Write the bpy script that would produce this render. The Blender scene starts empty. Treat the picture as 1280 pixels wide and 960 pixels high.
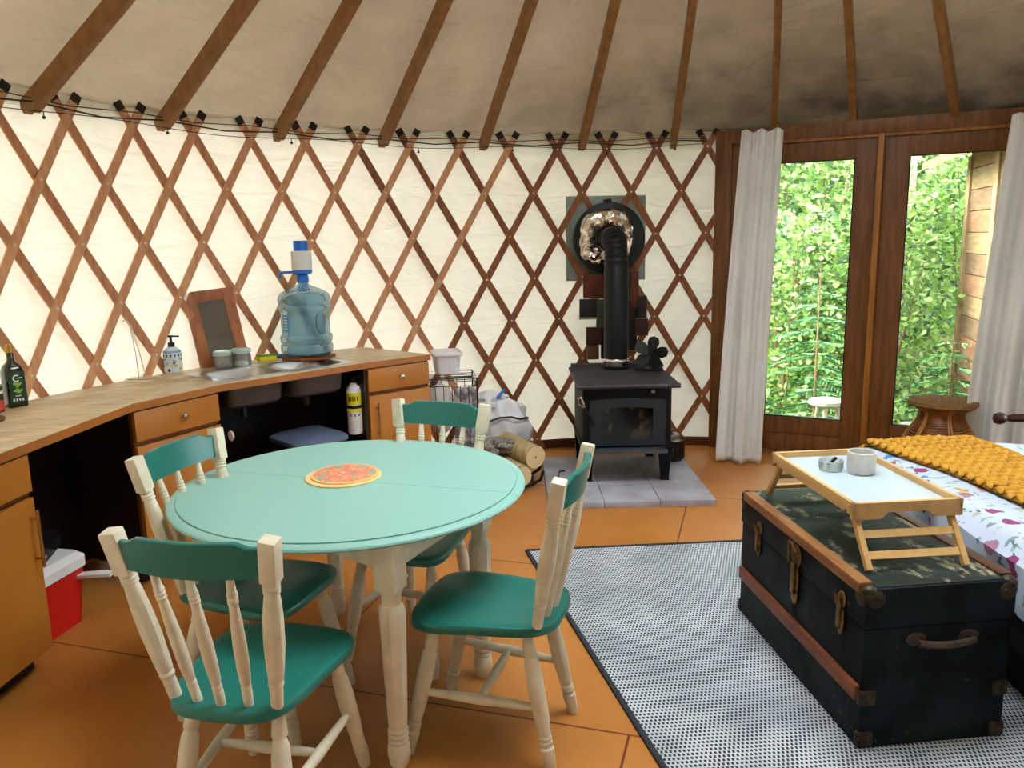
import bpy, bmesh, math, random
from math import sin, cos, pi, radians, atan2, sqrt
from mathutils import Vector, Matrix
random.seed(7)
SC = bpy.context.scene
COL = SC.collection

# ------------------------------------------------------------------ materials
WORLD, SUNE, SUND, EXPO, WALLT, ROOFT = 10.5, 9.0, (.9, -.25, -.5), .92, .055, .03
def lin(c):
    c = c.lstrip('#')
    v = [int(c[i:i+2], 16)/255 for i in (0, 2, 4)]
    return tuple((x/12.92 if x <= .04045 else ((x+.055)/1.055)**2.4) for x in v) + (1,)

def mat(name, color, rough=.6, metal=0., spec=.5, var=None, scale=8., stretch=(1, 1, 1), bump=0., bscale=None,
        detail=4., lo=.35, hi=.65, coat=0., trans=0., ior=1.45, alpha=1.):
    m = bpy.data.materials.new(name); m.use_nodes = True
    N = m.node_tree.nodes; L = m.node_tree.links
    b = N['Principled BSDF']
    b.inputs['Base Color'].default_value = lin(color)
    b.inputs['Roughness'].default_value = rough
    b.inputs['Metallic'].default_value = metal
    b.inputs['Specular IOR Level'].default_value = spec
    b.inputs['Coat Weight'].default_value = coat
    b.inputs['Transmission Weight'].default_value = trans
    b.inputs['IOR'].default_value = ior
    if var or bump:
        tc = N.new('ShaderNodeTexCoord'); mp = N.new('ShaderNodeMapping')
        mp.inputs['Scale'].default_value = stretch
        L.new(tc.outputs['Object'], mp.inputs['Vector'])
    if var:
        n = N.new('ShaderNodeTexNoise'); n.inputs['Scale'].default_value = scale; n.inputs['Detail'].default_value = detail
        L.new(mp.outputs[0], n.inputs['Vector'])
        r = N.new('ShaderNodeValToRGB')
        r.color_ramp.elements[0].position = lo; r.color_ramp.elements[1].position = hi
        r.color_ramp.elements[0].color = lin(color); r.color_ramp.elements[1].color = lin(var)
        L.new(n.outputs['Fac'], r.inputs['Fac']); L.new(r.outputs['Color'], b.inputs['Base Color'])
    if bump:
        n2 = N.new('ShaderNodeTexNoise'); n2.inputs['Scale'].default_value = bscale or scale; n2.inputs['Detail'].default_value = 5
        L.new(mp.outputs[0], n2.inputs['Vector'])
        bp = N.new('ShaderNodeBump'); bp.inputs['Strength'].default_value = bump; bp.inputs['Distance'].default_value = .01
        L.new(n2.outputs['Fac'], bp.inputs['Height']); L.new(bp.outputs[0], b.inputs['Normal'])
    return m

def nodes(m):
    return m.node_tree.nodes, m.node_tree.links, m.node_tree.nodes['Principled BSDF']

def glass_thin(name, tint='#ffffff', refl=.08, haze=0.):
    m = bpy.data.materials.new(name); m.use_nodes = True
    N = m.node_tree.nodes; L = m.node_tree.links
    N.remove(N['Principled BSDF'])
    t = N.new('ShaderNodeBsdfTransparent'); t.inputs['Color'].default_value = lin(tint)
    g = N.new('ShaderNodeBsdfGlossy'); g.inputs['Roughness'].default_value = .03
    f = N.new('ShaderNodeFresnel'); f.inputs['IOR'].default_value = 1.45
    mx = N.new('ShaderNodeMixShader')
    L.new(f.outputs[0], mx.inputs[0]); L.new(t.outputs[0], mx.inputs[1]); L.new(g.outputs[0], mx.inputs[2])
    if haze:
        d = N.new('ShaderNodeBsdfDiffuse'); d.inputs['Color'].default_value = lin('#e6eeec'); m2 = N.new('ShaderNodeMixShader'); m2.inputs[0].default_value = haze
        L.new(mx.outputs[0], m2.inputs[1]); L.new(d.outputs[0], m2.inputs[2]); L.new(m2.outputs[0], N['Material Output'].inputs['Surface'])
    else: L.new(mx.outputs[0], N['Material Output'].inputs['Surface'])
    return m

def canvas_mat(name, color, transl, tcolor, bump=.5, seams=False):
    """cotton canvas that lets daylight through"""
    m = bpy.data.materials.new(name); m.use_nodes = True
    N = m.node_tree.nodes; L = m.node_tree.links
    b = N['Principled BSDF']; b.inputs['Roughness'].default_value = .9; b.inputs['Specular IOR Level'].default_value = .1
    tc = N.new('ShaderNodeTexCoord')
    mp = N.new('ShaderNodeMapping')
    mp.inputs['Rotation'].default_value = (0, radians(25), 0)
    mp.inputs['Scale'].default_value = (1.2, 1.2, 4.) if not seams else (1.0, 1.0, 5.)
    L.new(tc.outputs['Object'], mp.inputs['Vector'])
    n = N.new('ShaderNodeTexNoise'); n.inputs['Scale'].default_value = 1.7; n.inputs['Detail'].default_value = 3; n.inputs['Distortion'].default_value = 1.2
    L.new(mp.outputs[0], n.inputs['Vector'])
    bp = N.new('ShaderNodeBump'); bp.inputs['Strength'].default_value = bump; bp.inputs['Distance'].default_value = .14 if seams else .06
    L.new(n.outputs['Fac'], bp.inputs['Height']); L.new(bp.outputs[0], b.inputs['Normal'])
    n2 = N.new('ShaderNodeTexNoise'); n2.inputs['Scale'].default_value = 2.2; n2.inputs['Detail'].default_value = 6
    L.new(tc.outputs['Object'], n2.inputs['Vector'])
    r = N.new('ShaderNodeValToRGB')
    c = lin(color)
    r.color_ramp.elements[0].position = .3; r.color_ramp.elements[1].position = .65
    r.color_ramp.elements[0].color = tuple(x*.86 for x in c[:3]) + (1,); r.color_ramp.elements[1].color = c
    L.new(n2.outputs['Fac'], r.inputs['Fac'])
    L.new(r.outputs['Color'], b.inputs['Base Color'])
    t = N.new('ShaderNodeBsdfTranslucent'); t.inputs['Color'].default_value = lin(tcolor)
    L.new(bp.outputs[0], t.inputs['Normal'])
    mx = N.new('ShaderNodeMixShader'); mx.inputs[0].default_value = transl
    L.new(b.outputs[0], mx.inputs[1]); L.new(t.outputs[0], mx.inputs[2])
    L.new(mx.outputs[0], N['Material Output'].inputs['Surface'])
    return m, r, b

# ------------------------------------------------------------------ mesh builder
class MB:
    def __init__(s): s.bm = bmesh.new(); s.mi = 0
    def _new(s, vs, fs, smooth=False):
        V = [s.bm.verts.new(v) for v in vs]
        for f in fs:
            try:
                g = s.bm.faces.new([V[i] for i in f]); g.material_index = s.mi; g.smooth = smooth
            except ValueError: pass
        return V
    def box(s, lo, hi, M=None, bev=0.):
        x0, y0, z0 = lo; x1, y1, z1 = hi
        vs = [Vector(p) for p in ((x0,y0,z0),(x1,y0,z0),(x1,y1,z0),(x0,y1,z0),(x0,y0,z1),(x1,y0,z1),(x1,y1,z1),(x0,y1,z1))]
        if M is not None: vs = [M @ v for v in vs]
        fs = [(0,3,2,1),(4,5,6,7),(0,1,5,4),(1,2,6,5),(2,3,7,6),(3,0,4,7)]
        V = s._new(vs, fs)
        if bev:
            es = set()
            for v in V:
                for e in v.link_edges: es.add(e)
            mi = s.mi
            r = bmesh.ops.bevel(s.bm, geom=list(es), offset=bev, segments=2, affect='EDGES', profile=.6)
            for f in r['faces']: f.material_index = mi
        return s
    def beam(s, p, q, w, h, up=(0, 0, 1), bev=0.):
        """box from p to q, w across, h along up"""
        p = Vector(p); q = Vector(q); d = q-p; L = d.length; d.normalize()
        up = Vector(up); x = d.cross(up).normalized(); u = x.cross(d).normalized()
        M = Matrix(((x.x, d.x, u.x, p.x), (x.y, d.y, u.y, p.y), (x.z, d.z, u.z, p.z), (0, 0, 0, 1)))
        return s.box((-w/2, 0, -h/2), (w/2, L, h/2), M, bev)
    def prism(s, pts, z0, z1, M=None, smooth=False):
        n = len(pts)
        vs = [Vector((x, y, z0)) for x, y in pts] + [Vector((x, y, z1)) for x, y in pts]
        if M is not None: vs = [M @ v for v in vs]
        fs = [tuple(reversed(range(n))), tuple(range(n, 2*n))]
        V = s._new(vs, fs)
        for i in range(n):
            j = (i+1) % n
            f = s.bm.faces.new([V[i], V[j], V[n+j], V[n+i]]); f.material_index = s.mi; f.smooth = smooth
        return s
    def lathe(s, prof, M=None, n=32, a0=0., a1=2*pi, cap=True, smooth=True):
        full = abs(a1-a0-2*pi) < 1e-6
        k = n if full else n+1
        rings = []
        for r, z in prof:
            ring = []
            for i in range(k):
                a = a0+(a1-a0)*i/n
                v = Vector((r*cos(a), r*sin(a), z))
                if M is not None: v = M @ v
                ring.append(s.bm.verts.new(v))
            rings.append(ring)
        for A, B in zip(rings, rings[1:]):
            for i in range(n):
                j = (i+1) % k
                f = s.bm.faces.new([A[i], A[j], B[j], B[i]]); f.material_index = s.mi; f.smooth = smooth
        if cap and full:
            for R_, rev in ((rings[0], True), (rings[-1], False)):
                f = s.bm.faces.new(list(reversed(R_)) if rev else R_); f.material_index = s.mi
        elif cap and not full:
            for idx in (0, k-1):
                vs = [R_[idx] for R_ in rings]
                f = s.bm.faces.new(vs if idx == 0 else list(reversed(vs))); f.material_index = s.mi
        return s
    def turned(s, p, q, rows, n=24, up=(0, 1, 0)):
        """turned post from p to q; rows = (t, radius, squareness 0..1)"""
        p = Vector(p); q = Vector(q); d = (q-p); L = d.length; d.normalize()
        x = d.cross(Vector(up)).normalized(); u = x.cross(d).normalized()
        rings = []
        for t, r, sq in rows:
            c = p+d*(t*L); ring = []
            for i in range(n):
                a = 2*pi*(i+.5)/n
                ca, sa = cos(a), sin(a)
                m = max(abs(ca), abs(sa)); m8 = max(m, (abs(ca)+abs(sa))*.7071)
                rr = r*((1-sq) + sq*(1/m8))
                ring.append(s.bm.verts.new(c+x*(rr*ca)+u*(rr*sa)))
            rings.append(ring)
        for A, B in zip(rings, rings[1:]):
            for i in range(n):
                j = (i+1) % n
                f = s.bm.faces.new([A[i], A[j], B[j], B[i]]); f.material_index = s.mi; f.smooth = True
        for R_, rev in ((rings[0], True), (rings[-1], False)):
            f = s.bm.faces.new(list(reversed(R_)) if rev else R_); f.material_index = s.mi
        return s
    def cyl(s, p, q, r, r2=None, n=16, smooth=True):
        r2 = r if r2 is None else r2
        p = Vector(p); q = Vector(q); d = (q-p); L = d.length; d.normalize()
        up = Vector((0, 0, 1)) if abs(d.z) < .9 else Vector((1, 0, 0))
        x = d.cross(up).normalized(); u = x.cross(d).normalized()
        A = []; B = []
        for i in range(n):
            a = 2*pi*i/n; w = x*cos(a)+u*sin(a)
            A.append(s.bm.verts.new(p+w*r)); B.append(s.bm.verts.new(q+w*r2))
        for i in range(n):
            j = (i+1) % n
            f = s.bm.faces.new([A[i], A[j], B[j], B[i]]); f.material_index = s.mi; f.smooth = smooth
        f = s.bm.faces.new(list(reversed(A))); f.material_index = s.mi
        f = s.bm.faces.new(B); f.material_index = s.mi
        return s
    def tube(s, pts, r, n=8, closed=False, rf=None):
        pts = [Vector(p) for p in pts]; m = len(pts); rings = []
        prev = None
        for i, p in enumerate(pts):
            if closed: d = pts[(i+1) % m]-pts[i-1]
            else: d = pts[min(i+1, m-1)]-pts[max(i-1, 0)]
            d.normalize()
            if prev is None:
                up = Vector((0, 0, 1)) if abs(d.z) < .9 else Vector((1, 0, 0))
                x = d.cross(up).normalized()
            else:
                x = (prev - d*prev.dot(d)).normalized()
            prev = x; u = x.cross(d).normalized()
            rr = r if rf is None else rf(i/(m-1))*r
            rings.append([s.bm.verts.new(p+(x*cos(2*pi*k/n)+u*sin(2*pi*k/n))*rr) for k in range(n)])
        pairs = list(zip(rings, rings[1:]))
        if closed: pairs.append((rings[-1], rings[0]))
        for A, B in pairs:
            for i in range(n):
                j = (i+1) % n
                f = s.bm.faces.new([A[i], A[j], B[j], B[i]]); f.material_index = s.mi; f.smooth = True
        if not closed:
            f = s.bm.faces.new(list(reversed(rings[0]))); f.material_index = s.mi
            f = s.bm.faces.new(rings[-1]); f.material_index = s.mi
        return s
    def ball(s, c, r, sc=(1, 1, 1), M=None, u=16, v=10):
        mm = Matrix.Translation(c) @ (M or Matrix.Identity(4)) @ Matrix.Diagonal((sc[0]*r, sc[1]*r, sc[2]*r, 1))
        nv = s.bm.verts.new
        top = nv(mm @ Vector((0, 0, 1))); bot = nv(mm @ Vector((0, 0, -1))); rings = []
        for j in range(1, v):
            b_ = pi*j/v
            rings.append([nv(mm @ Vector((sin(b_)*cos(2*pi*i/u), sin(b_)*sin(2*pi*i/u), cos(b_)))) for i in range(u)])
        fs = []
        for i in range(u):
            k = (i+1) % u
            fs.append(s.bm.faces.new([top, rings[0][i], rings[0][k]])); fs.append(s.bm.faces.new([bot, rings[-1][k], rings[-1][i]]))
            for A, B in zip(rings, rings[1:]): fs.append(s.bm.faces.new([A[i], B[i], B[k], A[k]]))
        for f in fs: f.material_index = s.mi; f.smooth = True
        return s
    def grid(s, fn, nu, nv, smooth=True, wrap=False):
        V = [[s.bm.verts.new(fn(i/nu, j/nv)) for j in range(nv+1)] for i in range(nu+(0 if wrap else 1))]
        for i in range(nu):
            for j in range(nv):
                f = s.bm.faces.new([V[i][j], V[(i+1) % len(V)][j], V[(i+1) % len(V)][j+1], V[i][j+1]])
                f.material_index = s.mi; f.smooth = smooth
        return s
    def build(s, name, mats, parent=None, solid=0., fix=True, sharp=32):
        me = bpy.data.meshes.new(name)
        if fix: bmesh.ops.recalc_face_normals(s.bm, faces=s.bm.faces[:])
        s.bm.to_mesh(me); s.bm.free()
        me.set_sharp_from_angle(angle=radians(sharp))
        if not isinstance(mats, (list, tuple)): mats = [mats]
        for m in mats: me.materials.append(m)
        o = bpy.data.objects.new(name, me); COL.objects.link(o)
        if parent is not None: o.parent = parent
        if solid:
            md = o.modifiers.new('thick', 'SOLIDIFY'); md.thickness = solid; md.offset = 0
        return o

def tag(o, label=None, cat=None, group=None, kind=None):
    if label: o['label'] = label
    if cat: o['category'] = cat
    if group: o['group'] = group
    if kind: o['kind'] = kind
    return o
def thing(name, label, cat, loc=(0, 0, 0), rz=0., group=None):
    o = bpy.data.objects.new(name, None); COL.objects.link(o)
    o.location = loc; o.rotation_euler = (0, 0, rz); o.empty_display_size = .1
    return tag(o, label, cat, group)
def struct(o, label=None):
    o['kind'] = 'structure'
    if label: o['label'] = label
    return o
def copy_tree(o, parent=None):
    c = o.copy(); COL.objects.link(c)
    if parent is not None: c.parent = parent
    for ch in list(o.children): copy_tree(ch, c)
    return c
def Rz(a): return Matrix.Rotation(a, 4, 'Z')
def T(x, y, z): return Matrix.Translation((x, y, z))

# ------------------------------------------------------------------ palette
wood_slat = mat('slat_wood', '#e3ab80', .55, var='#d29466', scale=6, stretch=(6, 6, 1.2), bump=.15)
wood_slat_r = mat('slat_wood_red', '#a2653f', .55, var='#824a2b', scale=6, stretch=(6, 6, 1.2), bump=.15)
wood_slat_b = mat('slat_wood_back', '#d4976b', .55, var='#bc7c54', scale=6, stretch=(6, 6, 1.2), bump=.15)
wood_raft = mat('rafter_wood', '#9c6c39', .6, var='#8a5c2e', scale=3, stretch=(5, 5, 5), bump=.2, bscale=20)
wood_tip = mat('blackened_wood', '#1d1510', .8)
rivet_m = mat('rivet_metal', '#e8d8c0', .35, .6)
door_wood = mat('door_wood', '#84532a', .42, var='#693d19', scale=5, stretch=(7, 7, .7), bump=.15, bscale=9)
door_pale = mat('mullion_wood', '#b0722e', .42, var='#935a22', scale=5, stretch=(7, 7, .7))
teal = mat('teal_paint', '#1e6f65', .30, spec=.5, bump=.04, bscale=60)
teal_lit = mat('teal_paint_lit', '#8cbdb1', .42, spec=.5, bump=.03, bscale=70)  # same paint as the chairs, paler: overhead light put into the colour
cream = mat('cream_paint', '#e6dcc4', .45, bump=.08, bscale=60, var='#d9cdb2', scale=14)
ochre = mat('ochre_paint', '#c07b2c', .42, var='#b67226', scale=3)
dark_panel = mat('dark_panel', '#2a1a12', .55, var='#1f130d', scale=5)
black_void = mat('black_plastic', '#121214', .45)
chrome = mat('brushed_nickel', '#c9c4bc', .22, 1.)
brass = mat('old_brass', '#8a6a35', .4, .9, var='#5b4424', scale=40)
bronze = mat('bronze_handle', '#b08a55', .35, .9)
stove_m = mat('stove_black', '#121316', .6, .0, spec=.25, var='#0c0d0f', scale=12, bump=.1, bscale=80)
stove_top = mat('stove_top_steel', '#4a4648', .6, .3, var='#333134', scale=10)
pipe_m = mat('stove_pipe', '#15191d', .45, .4)
foil_m = mat('crinkled_foil', '#ece6dc', .16, 1., bump=.35, bscale=30)
galv = mat('galvanised_sheet', '#8d9890', .5, .6, var='#78837c', scale=9)
stone_m = mat('slate_paver', '#b0b0b8', .8, var='#9c9498', scale=5, bump=.3, bscale=60)
white_pl = mat('white_plastic', '#f1efec', .35)
blue_pl = mat('blue_plastic', '#1f74dc', .35)
steel = mat('stainless', '#cfcfcd', .28, 1., var='#b5b5b4', scale=5)


# ------------------------------------------------------------------ yurt shell
CX, CY, RW = .8776, 2.7362, 3.45
def ring(a, r, z=0.): return Vector((CX+r*sin(a), CY+r*cos(a), z))
A0, A1 = .2185, .8377          # the door opening, as angles on the wall

# floor: painted plywood sheets
fm = mat('painted_floor', '#c0722f', .38, spec=.45)
N, L, b = nodes(fm)
tc = N.new('ShaderNodeTexCoord'); mp = N.new('ShaderNodeMapping'); mp.inputs['Rotation'].default_value = (0, 0, radians(17)); mp.inputs['Location'].default_value = (.35, .18, 0)
L.new(tc.outputs['Object'], mp.inputs['Vector'])
bk = N.new('ShaderNodeTexBrick'); bk.inputs['Scale'].default_value = 1.; bk.inputs['Brick Width'].default_value = 2.6; bk.inputs['Row Height'].default_value = 1.3
bk.inputs['Mortar Size'].default_value = .0045; bk.inputs['Mortar Smooth'].default_value = .0
bk.inputs['Color1'].default_value = (1, 1, 1, 1); bk.inputs['Color2'].default_value = (1, 1, 1, 1); bk.inputs['Mortar'].default_value = (0, 0, 0, 1)
L.new(mp.outputs[0], bk.inputs['Vector'])
nz = N.new('ShaderNodeTexNoise'); nz.inputs['Scale'].default_value = 2.6; nz.inputs['Detail'].default_value = 8
L.new(tc.outputs['Object'], nz.inputs['Vector'])
rp = N.new('ShaderNodeValToRGB'); rp.color_ramp.elements[0].position = .35; rp.color_ramp.elements[1].position = .7
rp.color_ramp.elements[0].color = lin('#b26f30'); rp.color_ramp.elements[1].color = lin('#c17e3a')
L.new(nz.outputs['Fac'], rp.inputs['Fac'])
mx = N.new('ShaderNodeMixRGB'); mx.inputs[1].default_value = lin('#6b3512')
L.new(bk.outputs['Color'], mx.inputs[0]); L.new(rp.outputs['Color'], mx.inputs[2]); L.new(mx.outputs[0], b.inputs['Base Color'])
bp = N.new('ShaderNodeBump'); bp.inputs['Strength'].default_value = .25; bp.inputs['Distance'].default_value = .004
L.new(nz.outputs['Fac'], bp.inputs['Height']); L.new(bp.outputs[0], b.inputs['Normal'])
m = MB()
m.prism([(CX+3.56*cos(2*pi*i/96), CY+3.56*sin(2*pi*i/96)) for i in range(96)], -.06, 0)
struct(m.build('floor', fm))

# wall canvas
wall_mat, wr, wb = canvas_mat('wall_canvas', '#f3eee2', WALLT, '#f3ead2', bump=.35)
roof_mat, rr_, rb = canvas_mat('roof_canvas', '#bba688', ROOFT, '#e0cdb2', bump=.6, seams=True)
def wallf(u, v):
    a = A1+(2*pi-(A1-A0))*u
    z = -.02+2.47*v
    sag = .012*sin(a*17+z*2.1)+.008*sin(a*41+z*5)
    return ring(a, 3.485+sag, z)
WIN = (1.14, 1.46, .85, 1.85)      # window out of view beside the bed, added for daylight from the right
m = MB()
def arcg(m, a0, a1, z0, z1, nu, nv): m.grid(lambda u, v: wallz(a0+(a1-a0)*u, z0+(z1-z0)*v), nu, nv)
def wallz(a, z): return ring(a, 3.485+.012*sin(a*17+z*2.1)+.008*sin(a*41+z*5), z)
arcg(m, A1, WIN[0], -.02, 2.45, 24, 14); arcg(m, WIN[0], WIN[1], -.02, WIN[2], 32, 5); arcg(m, WIN[0], WIN[1], WIN[3], 2.45, 32, 3); arcg(m, WIN[1], A0+2*pi, -.02, 2.45, 300, 14)
bmesh.ops.remove_doubles(m.bm, verts=m.bm.verts[:], dist=.0005)
# canvas infill above the door
struct(m.build('wall_back', wall_mat))
m = MB(); m.grid(lambda u, v: ring(A0+(A1-A0)*u, 3.50, 2.36+.12*v), 40, 2)
struct(m.build('wall_over_door', roof_mat))
# dark skirting strip behind the lattice foot
m = MB(); m.grid(lambda u, v: ring(A1+(2*pi-(A1-A0))*u, 3.47-.012*(1 if v > .4 else 0), .0+.075*v), 240, 2)
struct(m.build('baseboard_back', mat('skirting', '#5a3218', .6)))

# dark timber partition added behind the viewpoint to cut bounced light
m = MB()
for k in range(26): m.box((-2.35+.25*k, -.62, 0), (-2.352+.25*k+.25, -.58, 2.35))
struct(m.build('light_block_wall', mat('light_block_timber', '#3a2415', .6, var='#2a190d', scale=3, stretch=(4, 4, .6))))

# roof canvas, slightly slack between rafters
RAF = [-1.624, -1.405, -1.186, -.967, -.748, -.53, -.311, -.092, .108, .318, .475, .66, .83, 1.03]
SL = .625
RD = 1.02        # radius of the skylight
def roofz(r): return 2.425+(3.5-r)*SL
def rooff(u, v):
    a = 2*pi*u; r = 3.56+(RD-3.56)*v
    aa = (a+pi) % (2*pi)-pi
    k = abs(sin((aa+.092)*pi/.2189))
    wob = .009*sin(a*37+r*6)+.007*sin(a*61-r*9)+(.011*sin(r*21+a*11+2*sin(a*9))+.008*sin(r*37-a*23+3*sin(r*3+a*5)))*(.4+.6*abs(sin(a*5+r*2)))
    return ring(a, r, roofz(r)-.022*k*sin(pi*v)**.5 if 0 < v < 1 else roofz(r)) + Vector((0, 0, wob*(1 if v > .02 else 0)))
m = MB(); m.grid(rooff, 420, 60, wrap=True)
N, L, b = nodes(roof_mat)
# grime along the eaves near the door and soot on the canvas: stains; the dim right side of the roof is painted in too
def add_stain_or_shade(m_, link_from, target_sock, centre, rad, col, strength, sc=3.5):
    N = m_.node_tree.nodes; L = m_.node_tree.links
    tc = N.new('ShaderNodeTexCoord')
    vm = N.new('ShaderNodeVectorMath'); vm.operation = 'SUBTRACT'; vm.inputs[1].default_value = centre
    L.new(tc.outputs['Object'], vm.inputs[0])
    sc_ = N.new('ShaderNodeVectorMath'); sc_.operation = 'MULTIPLY'; sc_.inputs[1].default_value = (1/rad[0], 1/rad[1], 1/rad[2])
    L.new(vm.outputs[0], sc_.inputs[0])
    ln = N.new('ShaderNodeVectorMath'); ln.operation = 'LENGTH'; L.new(sc_.outputs[0], ln.inputs[0])
    nz = N.new('ShaderNodeTexNoise'); nz.inputs['Scale'].default_value = sc; nz.inputs['Detail'].default_value = 5
    L.new(tc.outputs['Object'], nz.inputs['Vector'])
    ad = N.new('ShaderNodeMath'); ad.operation = 'MULTIPLY_ADD'; ad.inputs[1].default_value = 1.2; L.new(nz.outputs['Fac'], ad.inputs[0]); L.new(ln.outputs['Value'], ad.inputs[2])
    mr = N.new('ShaderNodeMapRange'); mr.inputs['From Min'].default_value = .8; mr.inputs['From Max'].default_value = 2.2
    mr.inputs['To Min'].default_value = strength; mr.inputs['To Max'].default_value = 0
    L.new(ad.outputs[0], mr.inputs['Value'])
    mx = N.new('ShaderNodeMixRGB'); mx.inputs[2].default_value = lin(col)
    L.new(mr.outputs[0], mx.inputs[0]); L.new(link_from, mx.inputs[1]); L.new(mx.outputs[0], target_sock)
    return mx.outputs[0]
dim_tint = add_stain_or_shade(roof_mat, rr_.outputs['Color'], rb.inputs['Base Color'], (2.5, 5.4, 2.9), (3.2, 2.8, 1.5), '#6b5338', .62, 1.2)  # broad brown tint: dimmer light on the right roof put into the colour
o1 = add_stain_or_shade(roof_mat, dim_tint, rb.inputs['Base Color'], (2.9, 5.75, 2.42), (2.2, 1.5, .38), '#2b2015', .88, 4)
add_stain_or_shade(wall_mat, wr.outputs['Color'], wb.inputs['Base Color'], (.95, 6.2, 2.25), (.95, .6, .5), '#b59c6a', .75, 3)
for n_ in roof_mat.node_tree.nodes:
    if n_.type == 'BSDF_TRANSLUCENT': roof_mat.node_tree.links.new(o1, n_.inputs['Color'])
struct(m.build('ceiling', roof_mat))

# crown ring and its clear dome
m = MB()
zr = roofz(RD)-.02
m.lathe([(RD-.02, zr-.14), (RD+.04, zr-.14), (RD+.04, zr+.03), (RD-.02, zr+.03), (RD-.02, zr-.14)], T(CX, CY, 0), 64, cap=False)
cr = m.build('crown_ring', wood_raft)
tag(cr, 'round wooden crown ring at the top of the roof where the rafters meet', 'crown ring')
m = MB(); m.lathe([(RD+.04, zr+.03), (RD*.95, zr+.14), (.7, zr+.27), (.3, zr+.34), (.001, zr+.36)], T(CX, CY, 0), 48, cap=False)
dome = m.build('window_2', glass_thin('dome_acrylic', '#fbfbf6')); struct(dome)

# rafters
ordn = ['', '', 'leftmost', 'second from the left', 'third from the left', 'fourth from the left', 'fifth from the left',
        'sixth from the left', 'seventh from the left', 'eighth from the left', 'ninth from the left', 'tenth from the left', 'rightmost', '']
desc = ['', '', 'above the far left wall', 'over the left counter', 'over the lattice left of the sinks', 'ending above the water jug',
        'ending right of the white lidded tub', 'just left of the stove pipe', 'just right of the stove pipe', 'above the left curtain',
        'above the left glass door', 'above the right glass door', 'above the right curtain', '']
for i, a in enumerate(RAF):
    if i in (0, 1, 13): continue
    m = MB()
    d = Vector((sin(a), cos(a), 0)); x = Vector((cos(a), -sin(a), 0))
    drop = 0 if a < .25 else .055
    p = ring(a, 3.465 if a < .25 else 3.42, 2.335-.008+drop); q = ring(a, RD+.02, 2.335+(3.45-RD-.02)*SL+.02+drop*.4)
    ax = (q-p).normalized(); up = x.cross(ax); up = up if up.z > 0 else -up
    if a > .25:
        m.beam(p, q, .046, .085, up, .003)
    else:
        m.beam(p+ax*.035, q, .046, .09, up, .003)
        m.beam(p-ax*.012+up*.013, p+ax*.037+up*.013, .044, .062, up)      # notched end resting on the cable
        m.mi = 1; m.beam(p-ax*.014+up*.012, p-ax*.011+up*.012, .04, .055, up)
    r_ = m.build('rafter', [wood_raft, wood_tip])
    tag(r_, 'brown roof rafter, %s, %s' % (ordn[i], desc[i]), 'rafter', 'roof rafters')

# lattice (one folding wall of riveted slats)
lat = thing('lattice_wall', 'crisscross wooden lattice of riveted slats lining the white canvas wall', 'lattice', (CX, CY, 0))
KA, KD = -1.1315, .0547
def slat(c, sgn, rad, r0, r1, m_):
    """one slat; sgn=-1 leans right going up, +1 leans left"""
    m = MB(); n = 16; w = .048; th = .011; prev = None
    rs_ = ([r0] if r0 <= .63 else [])+[(r0+(.13 if r0 <= .63 else 0))+(r1-r0-(.13 if r0 <= .63 else 0))*i/n for i in range(n+1)]
    for i, r in enumerate(rs_):
        k = c-r if sgn < 0 else c+r
        a = KA+KD*k; z = 2.312-(r-1)*.317
        wv = .0022*sin(r*3.1+c*1.7) if sgn > 0 else 0
        tz = -.317; tx = RW*KD*(-1 if sgn < 0 else 1)
        ln_ = sqrt(tz*tz+tx*tx); px, pz = -tz/ln_, tx/ln_          # perpendicular in the wall surface
        tang = Vector((cos(a), -sin(a), 0)); rad_v = Vector((sin(a), cos(a), 0))
        hw = w/2+wv
        pts = []
        for e, f in ((-1, -1), (1, -1), (1, 1), (-1, 1)):
            pts.append(rad_v*(rad+f*th/2)+tang*(px*e*hw)+Vector((0, 0, z+pz*e*hw)))
        ringv = [m.bm.verts.new(p) for p in pts]
        if prev:
            for j in range(4):
                f = m.bm.faces.new([prev[j], prev[(j+1) % 4], ringv[(j+1) % 4], ringv[j]])
                f.material_index = 2 if (r <= .76 and i == 1) else 0
        else: m.bm.faces.new(ringv).material_index = 2
        prev = ringv
    m.bm.faces.new(list(reversed(prev)))
    if sgn < 0:          # bolts sit on the front layer
        m.mi = 1
        for r in range(1, 9):
            if r0 <= r <= r1:
                a = KA+KD*(c-r); z = 2.312-(r-1)*.317
                q = Vector((sin(a), cos(a), 0))
                m.cyl(q*(rad-th/2-.0045)+Vector((0, 0, z)), q*(rad+.002)+Vector((0, 0, z)), .0065, .009, n=10)
    else:
        pass
    return m.build('slat', [m_, rivet_m, wood_tip], lat)
KJ = 24.45
for c in range(-11, 34, 2):
    r0 = max(.62, c-KJ); r1 = min(8.28, c+12.5)
    if r1-r0 > .8: slat(c, -1, 3.435, r0, r1, wood_slat if c < 19 else wood_slat_r)
for c in range(-19, 25, 2):
    r0 = max(.62, -12.5-c); r1 = min(8.28, KJ-c)
    if r1-r0 > .8: slat(c, 1, 3.449, r0, r1, wood_slat_b if c < 9 else wood_slat_r)

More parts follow.
